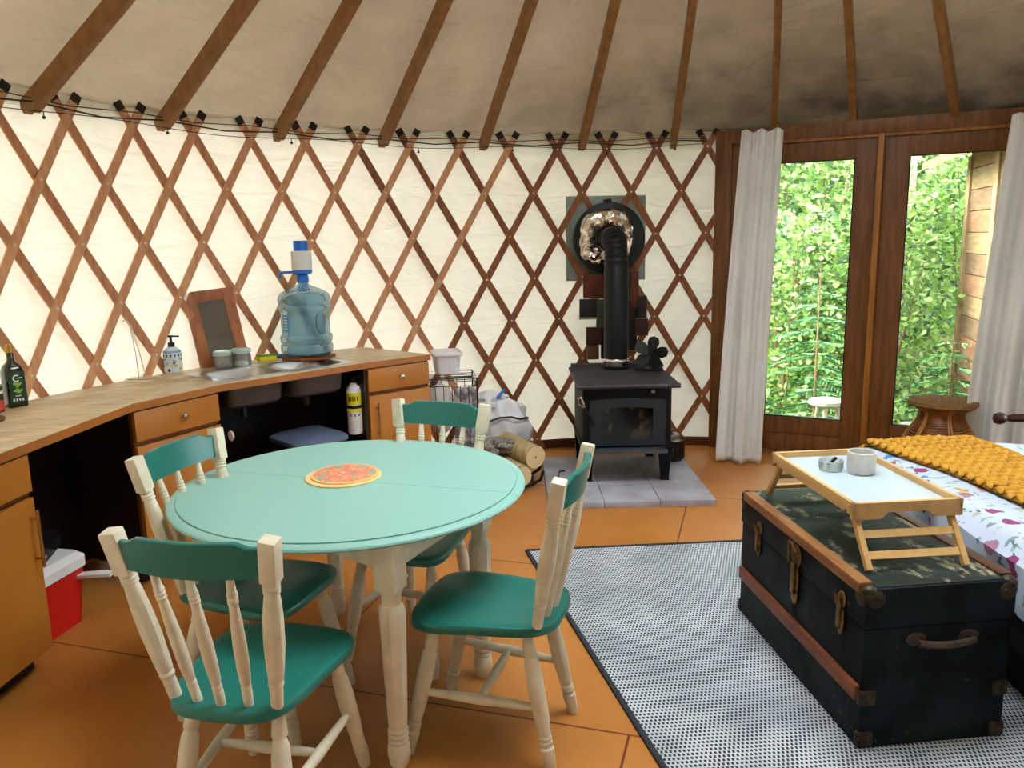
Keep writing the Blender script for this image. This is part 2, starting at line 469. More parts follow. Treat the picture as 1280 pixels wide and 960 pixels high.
# eave cable and the string of tiny bulbs hanging under it
m = MB()
m.tube([ring(-1.9+i*.0547, 3.40+.008*sin(i*1.3), 2.345+.012*sin(i*pi/2)) for i in range(39)], .0045, 6)
m.tube([ring(-1.9+i*.0547, 3.40, 2.372+.008*cos(i*pi/2)) for i in range(39)], .003, 6)
tag(m.build('eave_cable', mat('steel_cable', '#3a332c', .5, .6)), 'thin dark steel cable running round the wall top under the rafters', 'cable')
sl = thing('string_light', 'dark cord with tiny round bulbs strung along the top of the canvas wall', 'string light', tuple(ring(-.4, 3.38, 2.31)))
inv = sl.location
m = MB(); m.tube([ring(-1.6+i*.03, 3.385, 2.315+.012*sin(i*.45)) - inv for i in range(60)], .0022, 5)
m.build('cord', mat('cord_black', '#1b1815', .6), sl)
for j, i in enumerate((6, 14, 21, 29, 38, 45, 52, 57)):
    m = MB(); c = ring(-1.6+i*.03, 3.385, 2.315+.012*sin(i*.45)) - inv
    m.cyl(c, c+Vector((0, 0, -.02)), .0025, n=6); m.ball(c+Vector((0, 0, -.027)), .009, u=10, v=8)
    m.build('bulb', mat('bulb_dark', '#2a2622', .3), sl)

# ------------------------------------------------------------------ glazed double door
DA = Vector((1.62, 6.10, 0)); DU = Vector((.8848, -.4660, 0)); DN = Vector((.4660, .8848, 0))
MD = Matrix(((DU.x, DN.x, 0, DA.x), (DU.y, DN.y, 0, DA.y), (0, 0, 1, 0), (0, 0, 0, 1)))
m = MB()
m.box((-.06, -.03, 0), (.06, .09, 2.36), MD, .004); m.box((.06, .0, 0), (.205, .06, 2.33), MD)
m.box((1.96, .0, 0), (2.12, .06, 2.33), MD); m.box((2.10, -.03, 0), (2.2, .09, 2.36), MD, .004)
m.box((-.06, -.035, 2.318), (2.2, .09, 2.415), MD, .004); m.box((.0, .0, 2.29), (2.15, .05, 2.33), MD)
m.box((-.06, -.03, -.01), (2.2, .1, .035), MD)
struct(m.build('trim_1', door_wood))
m = MB(); m.box((1.045, -.05, .03), (1.085, .02, 2.318), MD, .006); m.box((1.03, .012, .03), (1.10, .045, 2.31), MD); m.box((.205, -.022, 2.300), (1.045, .0, 2.318), MD); m.box((1.085, -.022, 2.300), (1.96, .0, 2.318), MD)
struct(m.build('trim_2', door_pale))
def leaf(n_, s0, s1, g0, g1):
    m = MB()
    m.box((s0, .0, .035), (g0, .05, 2.30), MD, .004); m.box((g1, .0, .035), (s1, .05, 2.30), MD, .004)
    m.box((g0, .0, 2.165), (g1, .05, 2.30), MD, .003)
    m.box((g0, .0, .16), (g1, .05, .288), MD, .003); m.box((g0, .002, .035), (g1, .048, .157), MD, .002)
    m.mi = 1
    for a_, b_ in (((g0, .004, .288), (g0+.008, .046, 2.165)), ((g1-.008, .004, .288), (g1, .046, 2.165)), ((g0, .004, .288), (g1, .046, .294)), ((g0, .004, 2.159), (g1, .046, 2.165))):
        m.box(a_, b_, MD)
    d = m.build('door_%d' % n_, [door_wood, mat('glazing_seal', '#14100c', .7)]); struct(d)
    m = MB(); m.box((g0, .022, .288), (g1, .026, 2.165), MD)
    g = m.build('pane', glass_thin('door_glass', '#f4fbf6'), d); return d
leaf(1, .21, 1.04, .350, .905)
d2 = leaf(2, 1.09, 1.955, 1.243, 1.815)

# frame and pane of the added, unseen window beside the bed
m = MB()
def arcbar(m, a0, a1, z0, z1, r0, r1, n):
    prev = None
    for i in range(n+1):
        a = a0+(a1-a0)*i/n
        cur = [m.bm.verts.new(ring(a, r, z)) for r, z in ((r0, z0), (r1, z0), (r1, z1), (r0, z1))]
        if prev:
            for j in range(4): m.bm.faces.new([prev[j], prev[(j+1) % 4], cur[(j+1) % 4], cur[j]])
        else: m.bm.faces.new(cur)
        prev = cur
    m.bm.faces.new(list(reversed(prev)))
wa0, wa1, wz0, wz1 = WIN
for z0, z1 in ((wz0-.04, wz0+.03), (wz1-.03, wz1+.04)): arcbar(m, wa0-.012, wa1+.012, z0, z1, 3.44, 3.52, 24)
for a in (wa0, (wa0+wa1)/2, wa1): arcbar(m, a-.010, a+.010, wz0, wz1, 3.44, 3.52, 2)
win = struct(m.build('unseen_window', door_wood))
m = MB(); m.grid(lambda u, v: ring(wa0+(wa1-wa0)*u, 3.49, wz0+(wz1-wz0)*v), 24, 1); m.build('pane', glass_thin('unseen_window_glass', '#f6fbf8'), win)

# ------------------------------------------------------------------ curtains
def curtain(name, label, p0, p1, t0, t1, z0, z1, folds, amp, mat_, ph=0.):
    p0, p1, t0, t1 = map(Vector, (p0, p1, t0, t1))
    m = MB()
    def f(u, v):
        w = v**1.3
        base = (p0.lerp(p1, u)).lerp(t0.lerp(t1, u), w)
        d = (p1-p0).normalized(); nrm = Vector((d.y, -d.x, 0))
        a = amp*(1-.45*v)*(sin(u*folds*2*pi+ph+.5*sin(3*v))+.35*sin(u*folds*4.3*pi+1.3+ph+v*2))
        gather = .006*sin(u*folds*9*pi)*(1 if v > .9 else .25)
        q = base+nrm*(a+gather); q.z = z0+(z1-z0)*v+(.008*sin(u*9) if v < .02 else 0)
        if v > .995: q.z += .010*sin(u*folds*7)
        return q
    m.grid(f, 150, 60)
    o = m.build(name, mat_, solid=.004)
    return tag(o, label, 'curtain', 'cream curtains at the glass door')
cur_m, cr1, cb1 = canvas_mat('curtain_linen', '#fffdf8', .12, '#f2ecdf', bump=.12)
curtain('curtain', 'cream linen curtain hanging left of the glass door beside the lattice', (1.50, 5.66, 0), (1.80, 5.54, 0), (1.63, 5.70, 0), (1.885, 5.60, 0), .015, 2.362, 2.4, .028, cur_m)
curtain('curtain', 'cream linen curtain at the right edge of the glass door behind the bed', (2.99, 5.10, 0), (3.66, 4.62, 0), (3.12, 5.08, 0), (3.80, 4.62, 0), .02, 2.35, 4.6, .045, cur_m, 1.2)


# ------------------------------------------------------------------ kitchen counter
ct = mat('counter_laminate', '#c2a374', .38)
N, L, b = nodes(ct)
tc = N.new('ShaderNodeTexCoord'); mp = N.new('ShaderNodeMapping'); mp.inputs['Rotation'].default_value = (0, 0, radians(-50))
L.new(tc.outputs['Object'], mp.inputs['Vector'])
bk = N.new('ShaderNodeTexBrick'); bk.inputs['Brick Width'].default_value = .42; bk.inputs['Row Height'].default_value = .09; bk.inputs['Mortar Size'].default_value = .0012
bk.inputs['Scale'].default_value = 1.; bk.inputs['Color1'].default_value = lin('#cdb083'); bk.inputs['Color2'].default_value = lin('#e0c89c'); bk.inputs['Mortar'].default_value = lin('#b7986a')
L.new(mp.outputs[0], bk.inputs['Vector'])
mp2 = N.new('ShaderNodeMapping'); mp2.inputs['Rotation'].default_value = (0, 0, radians(-50)); mp2.inputs['Scale'].default_value = (1.5, 14, 1)
L.new(tc.outputs['Object'], mp2.inputs['Vector'])
nz = N.new('ShaderNodeTexNoise'); nz.inputs['Scale'].default_value = 3; nz.inputs['Detail'].default_value = 6; L.new(mp2.outputs[0], nz.inputs['Vector'])
mx = N.new('ShaderNodeMixRGB'); mx.blend_type = 'MULTIPLY'; mx.inputs[0].default_value = .55
rp = N.new('ShaderNodeValToRGB'); rp.color_ramp.elements[0].color = (.62, .58, .54, 1); rp.color_ramp.elements[0].position = .3; rp.color_ramp.elements[1].position = .62
L.new(nz.outputs['Fac'], rp.inputs['Fac']); L.new(bk.outputs['Color'], mx.inputs[1]); L.new(rp.outputs['Color'], mx.inputs[2]); L.new(mx.outputs[0], b.inputs['Base Color'])
edge_m = mat('counter_edge', '#b5702c', .45, var='#a5652a', scale=6)
FR = [(-.529, 5.109), (-.885, 4.816), (-1.55, 4.13), (-1.796, 3.659), (-1.853, 2.948), (-1.875, 2.70), (-1.86, 2.2), (-1.78, 1.85)]
back = [tuple(ring(-1.83+(1.83-.6015)*i/24, 3.415)[:2]) for i in range(25)]
poly = FR + back
m = MB(); m.prism(poly, .893, .93)
for f in m.bm.faces: f.material_index = 0 if min(v.co.z for v in f.verts) > .92 else 1
counter = m.build('countertop', [ct, edge_m])
tag(counter, 'long curved wood-look countertop running along the lattice wall over the cabinets', 'countertop')
SX = Vector((.696, .718, 0)); SN = Vector((-.718, .696, 0)); SO = Vector((-1.427, 4.663, .93))
MS = Matrix(((SX.x, SN.x, 0, SO.x), (SX.y, SN.y, 0, SO.y), (0, 0, 1, SO.z), (0, 0, 0, 1)))
def rrect(cx, cy, w, h, r, n=6):
    out = []
    for sx, sy, a0 in ((1, 1, 0), (-1, 1, pi/2), (-1, -1, pi), (1, -1, 3*pi/2)):
        for i in range(n+1):
            a = a0+pi/2*i/n
            out.append((cx+sx*(w/2-r)+r*cos(a), cy+sy*(h/2-r)+r*sin(a)))
    return out
BW = [(-.208, -.015, .375, .355), (.208, -.015, .375, .355)]
# cut the two bowl openings out of the worktop
m = MB()
for bx in BW: m.prism(rrect(*bx, .07), -.08, .05, MS)
cut = m.build('cutter', ct)
md = counter.modifiers.new('b', 'BOOLEAN'); md.object = cut; md.operation = 'DIFFERENCE'; md.solver = 'EXACT'
bpy.context.view_layer.update()
me = bpy.data.meshes.new_from_object(counter.evaluated_get(bpy.context.evaluated_depsgraph_get()))
counter.modifiers.clear(); counter.data = me; bpy.data.objects.remove(cut)

snk = thing('double_sink', 'stainless steel drop-in sink with two bowls set in the wood-look countertop', 'sink', tuple(SO))
snk.matrix_world = MS
m = MB()
# rim plate as a rounded frame around the two bowls
def loop(bm, pts, z): return [bm.verts.new((x, y, z)) for x, y in pts]
def skirt(bm, A, B):
    for i in range(len(A)):
        j = (i+1) % len(A); f = bm.faces.new([A[i], A[j], B[j], B[i]]); f.smooth = True
for bx in BW:
    cx_ = bx[0]; out = rrect(cx_+(-.012 if cx_ < 0 else .012)*1., 0, .43, .455, .04 , 6)
    inn = rrect(*bx, .07)
    O0 = loop(m.bm, out, -.004); O1 = loop(m.bm, out, .003); I0 = loop(m.bm, inn, .005)
    skirt(m.bm, O0, O1); skirt(m.bm, O1, I0)
m.box((-.02, -.21, .0), (.02, .21, .0035))
m.build('rim', steel, snk, fix=True)
for bx in BW:
    m = MB()
    prev = loop(m.bm, rrect(*bx, .07), .0045)
    for dz, ins, r in ((-.004, .004, .068), (-.10, .010, .066), (-.155, .018, .06), (-.172, .04, .05), (-.178, .08, .03)):
        cur = loop(m.bm, rrect(bx[0], bx[1], bx[2]-2*ins, bx[3]-2*ins, r), dz); skirt(m.bm, prev, cur); prev = cur
    m.bm.faces.new(prev)
    bo = m.build('bowl', [mat('bowl_underside', '#57504a', .5, .4), steel], snk, solid=.003); bo.modifiers['thick'].material_offset = 1
    m = MB(); m.cyl((bx[0], 0, -.1765), (bx[0], 0, -.173), .035, n=20); m.build('drain', chrome, bo)
    m = MB(); m.cyl((bx[0], 0, -.18), (bx[0], 0, -.26), .022, n=14); m.build('drain_pipe', black_void, snk)

# ------------------------------------------------------------------ cabinets
def cabinet(name, label, P, Q, depth=.52, handle_side=-1, body=None, knob_at=.5, side_m=None):
    P = Vector(P+(0,)); Q = Vector(Q+(0,)); u = (Q-P); W = u.length; u.normalize(); n = Vector((-u.y, u.x, 0))
    t = thing(name, label, 'cabinet', tuple((P+Q)/2)); 
    t.matrix_world = Matrix(((u.x, n.x, 0, P.x), (u.y, n.y, 0, P.y), (0, 0, 1, 0), (0, 0, 0, 1)))
    m = MB()
    m.box((.0, .055, .075), (.018, depth, .89)); m.box((W-.018, .055, .075), (W, depth, .89))
    m.box((.018, depth-.012, .075), (W-.018, depth, .89)); m.box((.018, .055, .075), (W-.018, depth-.012, .095))
    m.box((0.01, .10, 0), (W-.01, .118, .075))
    m.build('body', body or dark_panel, t)
    m = MB(); m.mi = 0
    m.box((0, .032, .075), (W, .052, .10)); m.box((0, .032, .716), (W, .052, .737)); m.box((0, .032, .100), (.015, .052, .89)); m.box((W-.015, .032, .1), (W, .052, .89)); m.box((.015, .032, .878), (W-.015, .052, .892))
    m.build('face_frame', mat('frame_shadow_gap', '#7a4314', .6), t)
    m = MB(); m.box((.004, .012, .738), (W-.004, .031, .884), bev=.0025); dr = m.build('drawer', ochre, t)
    m = MB(); kx = W*knob_at
    m.lathe([(.001, 0), (.007, 0), (.006, .012), (.016, .02), (.017, .026), (.012, .031), (.001, .032)], Matrix.Translation((kx, .012, .812)) @ Matrix.Rotation(pi/2, 4, 'X'), 20)
    m.build('knob', chrome, dr)
    m = MB(); m.box((.004, .012, .09), (W-.004, .031, .714), bev=.0025); dd = m.build('door', ochre, t)
    hx = W-.035 if handle_side > 0 else .05
    m = MB(); m.cyl((hx, -.018, .44), (hx, -.018, .67), .006, n=12)
    for z in (.475, .635): m.cyl((hx, -.018, z), (hx, .013, z), .005, n=10)
    m.build('handle', bronze, dd)
    return t
side_orange = mat('side_panel_ochre', '#a8621f', .5)
cabinet('base_cabinet', 'ochre base cabinet at the right end of the counter beside the wire crate', (-.885, 4.816), (-.532, 5.107), .56, -1, side_orange, .52)
cabinet('base_cabinet', 'ochre base cabinet between the open sink bay and the open gap with the cooler', (-1.792, 3.667), (-1.552, 4.127), .5, -1, knob_at=.54)
cabinet('base_cabinet', 'ochre base cabinet with bar handle in the left foreground, left of the red cooler', (-1.885, 2.47), (-1.853, 2.945), .5, 1, knob_at=.3)
# inner dark panels of the open sink bay
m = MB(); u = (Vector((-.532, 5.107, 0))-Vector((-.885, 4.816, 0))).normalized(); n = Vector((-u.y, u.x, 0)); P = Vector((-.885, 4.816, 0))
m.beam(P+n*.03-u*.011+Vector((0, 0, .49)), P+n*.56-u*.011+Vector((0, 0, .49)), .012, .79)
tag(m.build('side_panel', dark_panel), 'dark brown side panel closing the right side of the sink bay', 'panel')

# dark boards added to stand for the shade in the two open bays
for lab, a0, a1 in (('added dark board for the shade in the open sink bay under the counter', -1.08, -.62), ('added dark board for the shade in the open gap with the red cooler', -1.56, -1.17)):
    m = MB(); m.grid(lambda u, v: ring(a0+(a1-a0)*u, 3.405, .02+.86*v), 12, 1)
    tag(m.build('bay_shade_board', mat('bay_shade_dark', '#1b1714', .8), solid=.012), lab, 'panel')

# ------------------------------------------------------------------ under the sink
def locS(d, n_, z=0.): return SX*d+SN*n_+Vector((0, 0, z))
def frameS(d, n_, z, rot=0.):
    o = locS(d, n_, z); a = atan2(SX.y, SX.x)+rot
    return T(*o) @ Rz(a)
bn = thing('trash_bin', 'black bin with a grey-blue lid standing under the sink', 'bin'); bn.matrix_world = frameS(2.53, 4.21, 0)
m = MB(); z0, z1 = 0, .47
pts0 = rrect(0, 0, .27, .29, .05); pts1 = rrect(0, 0, .34, .36, .06)
A = loop(m.bm, pts0, .0); B = loop(m.bm, pts1, .47); skirt(m.bm, A, B); m.bm.faces.new(list(reversed(A))); m.bm.faces.new(B)
m.build('bin_body', mat('bin_black', '#17191c', .5), bn)
m = MB()
A = loop(m.bm, rrect(0, 0, .37, .39, .06), .468); B = loop(m.bm, rrect(0, 0, .37, .39, .06), .49); C_ = loop(m.bm, rrect(0, 0, .30, .32, .05), .512); skirt(m.bm, A, B); skirt(m.bm, B, C_); m.bm.faces.new(C_); m.bm.faces.new(list(reversed(A)))
m.build('lid', mat('lid_slate_blue', '#66728c', .5), bn)
bk_ = thing('bucket', 'black open bucket under the left sink bowl beside the lidded bin', 'bucket'); bk_.matrix_world = frameS(2.10, 4.19, 0)
m = MB(); m.lathe([(.12, 0), (.155, .38), (.165, .385), (.165, .395), (.150, .395), (.116, .012), (.001, .01)], n=32, cap=False); m.build('bucket_body', black_void, bk_)
m = MB(); m.tube([(.165*cos(a), .03+.165*sin(a)*.3, .385-.12*sin(a)) for a in [pi*i/20 for i in range(21)]], .004, 6); m.build('bail_handle', steel, bk_)

ex = thing('fire_extinguisher', 'small white fire extinguisher with yellow label hung inside the sink bay', 'fire extinguisher', (-.995, 4.875, .47))
m = MB(); m.lathe([(.001, 0), (.043, 0), (.047, .01), (.047, .27), (.042, .295), (.022, .315), (.018, .325), (.001, .325)], n=28); m.build('cylinder', white_pl, ex)
m = MB(); m.lathe([(.0476, .19), (.0476, .265)], n=28, cap=False); m.mi = 1; m.lathe([(.0482, .165), (.0482, .186)], n=28, cap=False); m.mi = 0; m.lathe([(.0476, .145), (.0476, .163)], n=28, cap=False)
m.mi = 1
for i in range(3):
    a = radians(-108+i*30)
    for k in range(2): m.box((-.006, -.001, .118+.008*k), (.006, .0006, .123+.008*k), Rz(a+pi/2) @ T(0, -.0478, 0))
for i in range(5): m.box((-.003, -.001, .215), (.003, .0006, .245), Rz(radians(-120+i*16)+pi/2) @ T(0, -.0478, 0))
m.build('label', [mat('label_yellow', '#e8e023', .5), black_void], ex)
m = MB(); m.cyl((0, 0, .325), (0, 0, .35), .014); m.beam((0, 0, .352), (.06, -.02, .365), .014, .006); m.beam((0, 0, .362), (.055, -.018, .385), .014, .006); m.build('valve', black_void, ex)
m = MB(); m.beam((.052, .01, .28), (.062, .0, .03), .02, .008, (0, 1, 0)); m.build('bracket', mat('tan_bracket', '#c99765', .6), ex)

hk = MB(); hk.lathe([(.001, 0), (.028, 0), (.03, .006), (.022, .014), (.001, .016)], T(-1.532, 4.165, .64) @ Rz(radians(45)) @ Matrix.Rotation(pi/2, 4, 'Y'), 20)
tag(hk.build('wall_hook', white_pl), 'round white hook on the side of the cabinet left of the sink bay', 'hook')

# red cooler and black case
cl = thing('cooler', 'small red cooler with white lid and handle in the open gap under the counter', 'cooler', (-2.10, 3.22, 0), radians(-10))
m = MB()
for z, w, h in ((0, .24, .30),): pass
A = loop(m.bm, rrect(0, 0, .22, .32, .04), 0); B = loop(m.bm, rrect(0, 0, .26, .38, .05), .26); skirt(m.bm, A, B); m.bm.faces.new(list(reversed(A))); m.bm.faces.new(B)
m.build('tub', mat('cooler_red', '#d81414', .35), cl)
m = MB(); A = loop(m.bm, rrect(0, 0, .275, .395, .05), .258); B = loop(m.bm, rrect(0, 0, .275, .395, .05), .30); C_ = loop(m.bm, rrect(0, 0, .22, .34, .04), .325); skirt(m.bm, A, B); skirt(m.bm, B, C_); m.bm.faces.new(C_); m.bm.faces.new(list(reversed(A)))
m.build('lid', white_pl, cl)
m = MB(); m.beam((.09, .13, .215), (.27, .16, .225), .045, .02, bev=.004); m.build('handle', white_pl, cl)
m = MB(); m.box((-.11, -.14, .33), (.10, .15, .41), T(-2.13, 3.25, 0) @ Rz(radians(14)), .008)
m.box((-.05, -.04, .41), (.02, .06, .43), T(-2.13, 3.25, 0) @ Rz(radians(14)), .004)
m.mi = 1
for i in range(3): m.box((.1, -.09+.014*i, .352), (.1012, -.084+.014*i, .366), T(-2.13, 3.25, 0) @ Rz(radians(14)))
tag(m.build('black_case', [black_void, white_pl]), 'black hard case resting on the red cooler', 'case')

# ------------------------------------------------------------------ on the counter
CZ = .9305
# water jug on a wooden disc, with hand pump
m = MB(); m.prism([(.175*cos(2*pi*i/7+.2), .168*sin(2*pi*i/7+.2)) for i in range(7)], CZ, CZ+.018, T(-1.318, 5.075, 0))
tag(m.build('wooden_board', mat('board_redwood', '#8d4f30', .5, var='#6f3a20', scale=8)), 'reddish wooden board under the water jug', 'board')
jug_m = mat('jug_polycarbonate', '#a9cbd8', .06, trans=.0)
N, L, b = nodes(jug_m)
N.remove(b)
tr = N.new('ShaderNodeBsdfTransparent'); tr.inputs['Color'].default_value = (.62, .78, .85, 1)
gl = N.new('ShaderNodeBsdfGlossy'); gl.inputs['Roughness'].default_value = .08; gl.inputs['Color'].default_value = (.9, .97, 1, 1)
df = N.new('ShaderNodeBsdfDiffuse'); df.inputs['Color'].default_value = lin('#7fa9b8')
lw = N.new('ShaderNodeLayerWeight'); lw.inputs['Blend'].default_value = .25
m1 = N.new('ShaderNodeMixShader'); m2 = N.new('ShaderNodeMixShader'); m1.inputs[0].default_value = .5
L.new(tr.outputs[0], m1.inputs[1]); L.new(df.outputs[0], m1.inputs[2])
mr = N.new('ShaderNodeMath'); mr.operation = 'MULTIPLY'; mr.inputs[1].default_value = .25
L.new(lw.outputs['Fresnel'], mr.inputs[0]); L.new(mr.outputs[0], m2.inputs[0]); L.new(m1.outputs[0], m2.inputs[1]); L.new(gl.outputs[0], m2.inputs[2])
L.new(m2.outputs[0], N['Material Output'].inputs['Surface'])
jg = thing('water_jug', 'large translucent blue water jug on a wooden board beside the sink', 'water jug', (-1.322, 5.085, CZ+.018), radians(8))
m = MB()
R0 = .163
prof = [(.001, .004), (.12, .004), (.15, .008), (.163, .022), (.166, .05), (.163, .07), (.154, .078), (.163, .09), (.166, .115), (.162, .13), (.153, .14),
        (.153, .20), (.153, .26), (.155, .28), (.162, .29), (.166, .305), (.163, .32), (.156, .328), (.163, .34), (.166, .36), (.160, .385), (.14, .405), (.10, .425), (.06, .44), (.036, .452), (.030, .465), (.030, .50), (.033, .502)]
m.lathe([(r, z) for r, z in prof], n=56, cap=False)
# moulded grip pocket on the front right
m.mi = 0
jb = m.build('bottle', jug_m, jg)
m = MB(); m.tube([(.09, -.118, .16), (.083, -.134, .20), (.083, -.134, .25), (.095, -.118, .285), (.112, -.1, .25), (.112, -.1, .19), (.09, -.118, .16)], .006, 8); m.build('grip', jug_m, jb)
m = MB()
m.grid(lambda u, v: Vector((.1545*cos(radians(214+22*u)), .1545*sin(radians(214+22*u)), .165+.105*v)), 8, 1); m.mi = 1
for i in range(5): m.grid(lambda u, v, i=i: Vector((.155*cos(radians(218+12*u)), .155*sin(radians(218+12*u)), .178+.018*i+.009*v)), 4, 1)
m.build('label', [mat('jug_label_blue', '#1e93c9', .4), white_pl], jb)
pp = thing('hand_pump', 'blue and white hand pump fitted on the neck of the water jug', 'pump', (-1.322, 5.085, CZ+.018+.485), radians(8))
m = MB(); m.lathe([(.036, -.02), (.038, .0), (.036, .02), (.03, .028), (.05, .034), (.062, .04), (.062, .062), (.001, .062)], n=32, cap=False)
m.beam((-.03, 0, .048), (-.125, -.01, .046), .022, .016, bev=.003); m.tube([(-.12, -.01, .046), (-.135, -.012, .04), (-.14, -.012, .012)], .008, 8)
m.build('pump_base', blue_pl, pp)
m = MB(); m.lathe([(.001, .062), (.062, .062), (.065, .075), (.063, .175), (.055, .18), (.001, .18)], n=32); m.build('pump_bellows', white_pl, pp)
m = MB(); m.lathe([(.001, .18), (.045, .18), (.046, .235), (.042, .243), (.001, .244)], n=32); m.build('pump_button', blue_pl, pp)
m = MB(); m.cyl((0, 0, -.02), (.01, 0, -.44), .006, n=8); m.build('dip_tube', blue_pl, pp)

# framed mirror leaning on the lattice
mi = thing('framed_mirror', 'small wood-framed mirror leaning on the lattice behind the sink', 'mirror', (-1.755, 4.80, CZ), radians(42))
mi.rotation_euler = (radians(-14), radians(-4), radians(40))
fw = mat('mirror_frame_wood', '#b06a35', .45, var='#96552a', scale=6, stretch=(6, 6, 1))
m = MB(); w, h = .30, .475
for lo, hi in (((-w/2, -.012, 0), (-w/2+.068, .012, h)), ((w/2-.068, -.012, 0), (w/2, .012, h)), ((-w/2+.068, -.0115, 0), (w/2-.068, .0115, .075)), ((-w/2+.068, -.0115, h-.068), (w/2-.068, .0115, h))): m.box(lo, hi, bev=.003)
m.build('frame', fw, mi)
m = MB(); m.box((-w/2+.062, -.006, .065), (w/2-.062, -.002, h-.06)); m.build('mirror_glass', mat('mirror_silver', '#85898c', .04, 1.), mi)

gl_j = glass_thin('jar_glass', '#f4faf7', .1, .18)
for j, (x, y, r, lab) in enumerate(((-1.735, 4.70, .050, 'left small glass jar with clip lid behind the left sink bowl'), (-1.655, 4.795, .058, 'right small glass jar with clip lid and pale contents behind the sink'))):
    jr = thing('glass_jar', lab, 'jar', (x, y, CZ), 0, 'clip-lid glass jars')
    m = MB(); m.lathe([(.001, .001), (r*.9, .001), (r, .01), (r, .06), (r*.9, .075), (r*.9, .082)], n=28, cap=False); m.build('jar_body', gl_j, jr)
    m = MB(); m.lathe([(.001, .084), (r*1.04, .084), (r*1.04, .1), (r*.8, .108), (.001, .109)], n=28); m.build('lid', mat('lid_glass_green', '#b9d3c6', .15, spec=.7), jr)
    m = MB(); m.lathe([(r*.93, .077), (r*1.05, .08), (r*.93, .084)], n=28, cap=False); m.build('seal_ring', white_pl, jr)
    m = MB(); m.lathe([(.001, .004), (r*.7, .004), (r*.6, .022), (.001, .03)], n=20); m.build('contents', mat('jar_contents', '#efeadf' if j else '#8a5a3c', .8), jr)
m = MB(); m.box((-.055, -.035, 0), (.055, .035, .03), T(-1.56, 4.985, CZ) @ Rz(.6), .006); m.mi = 1; m.box((-.055, -.035, .03), (.055, .035, .037), T(-1.56, 4.985, CZ) @ Rz(.6), .002)
tag(m.build('sponge', [mat('sponge_yellow', '#e5d42b', .9, bump=.4, bscale=200), mat('scour_green', '#5c9a35', .95)]), 'yellow sponge with green scouring side behind the sink', 'sponge')
m = MB(); m.lathe([(.001, 0), (.03, 0), (.034, .006), (.03, .012), (.014, .022), (.001, .024)], T(-1.50, 5.10, CZ), 24)
tag(m.build('sink_stopper', blue_pl), 'blue plastic sink stopper left of the water jug', 'stopper')
# soap pump bottle
sp = thing('soap_dispenser', 'white patterned soap bottle with black pump left of the mirror', 'soap bottle', (-1.985, 4.585, CZ), radians(30))
m = MB(); m.lathe([(.001, 0), (.044, 0), (.05, .008), (.051, .10), (.047, .125), (.03, .145), (.017, .152), (.001, .152)], n=32); m.build('bottle', mat('soap_bottle', '#dfe8ee', .3), sp)
m = MB()
m.mi = 0
for i in range(6):
    a = radians(-160+i*26); m.box((-.004, -.001, .095), (.005, .001, .11), Rz(a+pi/2) @ T(0, -.0512, 0))
random.seed(3)
for i in range(26):
    a = random.uniform(-3.3, .3); z = random.uniform(.012, .088); m.mi = random.choice((0, 1, 1, 2)); s_ = random.uniform(.004, .009)
    m.ball(Rz(a+pi/2) @ Vector((0, -.0505, z)), s_, (1, .25, 1), Rz(a+pi/2), 8, 6)
m.mi = 2; m.lathe([(.0515, .118), (.045, .131)], n=32, cap=False)
m.build('label', [mat('label_navy', '#39466b', .5), mat('label_lemon', '#e2cf4c', .5), mat('label_sky', '#7fb7dc', .5)], sp)
m = MB(); m.lathe([(.001, .15), (.019, .15), (.019, .175), (.008, .178), (.007, .205), (.014, .207), (.014, .217), (.001, .218)], n=20); m.beam((0, 0, .213), (.045, -.01, .209), .011, .009); m.build('pump', black_void, sp)
# wire paper holder
m = MB(); c = Vector((-2.055, 4.34, CZ))
m.tube([c+Vector((.09*cos(a), .09*sin(a), .004)) for a in [2*pi*i/32 for i in range(32)]], .0035, 6, closed=True)
m.tube([c+Vector((-.02, 0, .004)), c+Vector((-.025, 0, .15)), c+Vector((-.04, 0, .30)), c+Vector((-.05, 0, .325)), c+Vector((-.065, 0, .335)), c+Vector((-.08, 0, .325))], .003, 6)
m.tube([c+Vector((.02, 0, .004)), c+Vector((-.005, 0, .16)), c+Vector((-.03, 0, .28)), c+Vector((-.035, 0, .31))], .003, 6)
m.tube([c+Vector((-.09, 0, .004)), c+Vector((.09, 0, .004))], .0035, 6)
tag(m.build('wire_holder', mat('pale_wire', '#d9cfbd', .3, .7)), 'thin pale wire holder with round base standing on the counter', 'wire stand')
# olive oil bottle: square green glass
ob = thing('oil_bottle', 'dark green square olive oil bottle at the left end of the counter', 'bottle', (-2.345, 3.665, CZ), radians(50))
m = MB()
prev = None
for z, w, r in ((0, .078, .012), (.006, .084, .014), (.165, .084, .016), (.19, .072, .022), (.212, .036, .017), (.225, .030, .0149), (.262, .028, .0139)):
    cur = loop(m.bm, rrect(0, 0, w, w, r, 4), z)
    if prev: skirt(m.bm, prev, cur)
    else: m.bm.faces.new(list(reversed(cur)))
    prev = cur
m.bm.faces.new(prev)
m.build('bottle', mat('olive_glass', '#222d10', .12, spec=.7), ob)
m = MB(); m.cyl((0, 0, .255), (0, 0, .292), .0165, n=20); m.build('cap', mat('gold_cap', '#c9a13a', .35, .7), ob)
m = MB()
m.mi = 0; m.box((-.034, -.0432, .02), (.036, -.042, .165))
m.mi = 1
pts = [Vector((.0+.014*cos(a), -.0438, .137+.014*sin(a))) for a in [radians(50+26*i) for i in range(11)]]
m.tube(pts, .003, 6); m.beam((0, -.0438, .137), (.024, -.0438, .139), .002, .003)
for i in range(4): m.box((-.024+.0125*i, -.0436, .03), (-.016+.0125*i, -.0432, .042))
m.box((-.012, -.0436, .052), (.012, -.0432, .056))
m.mi = 2
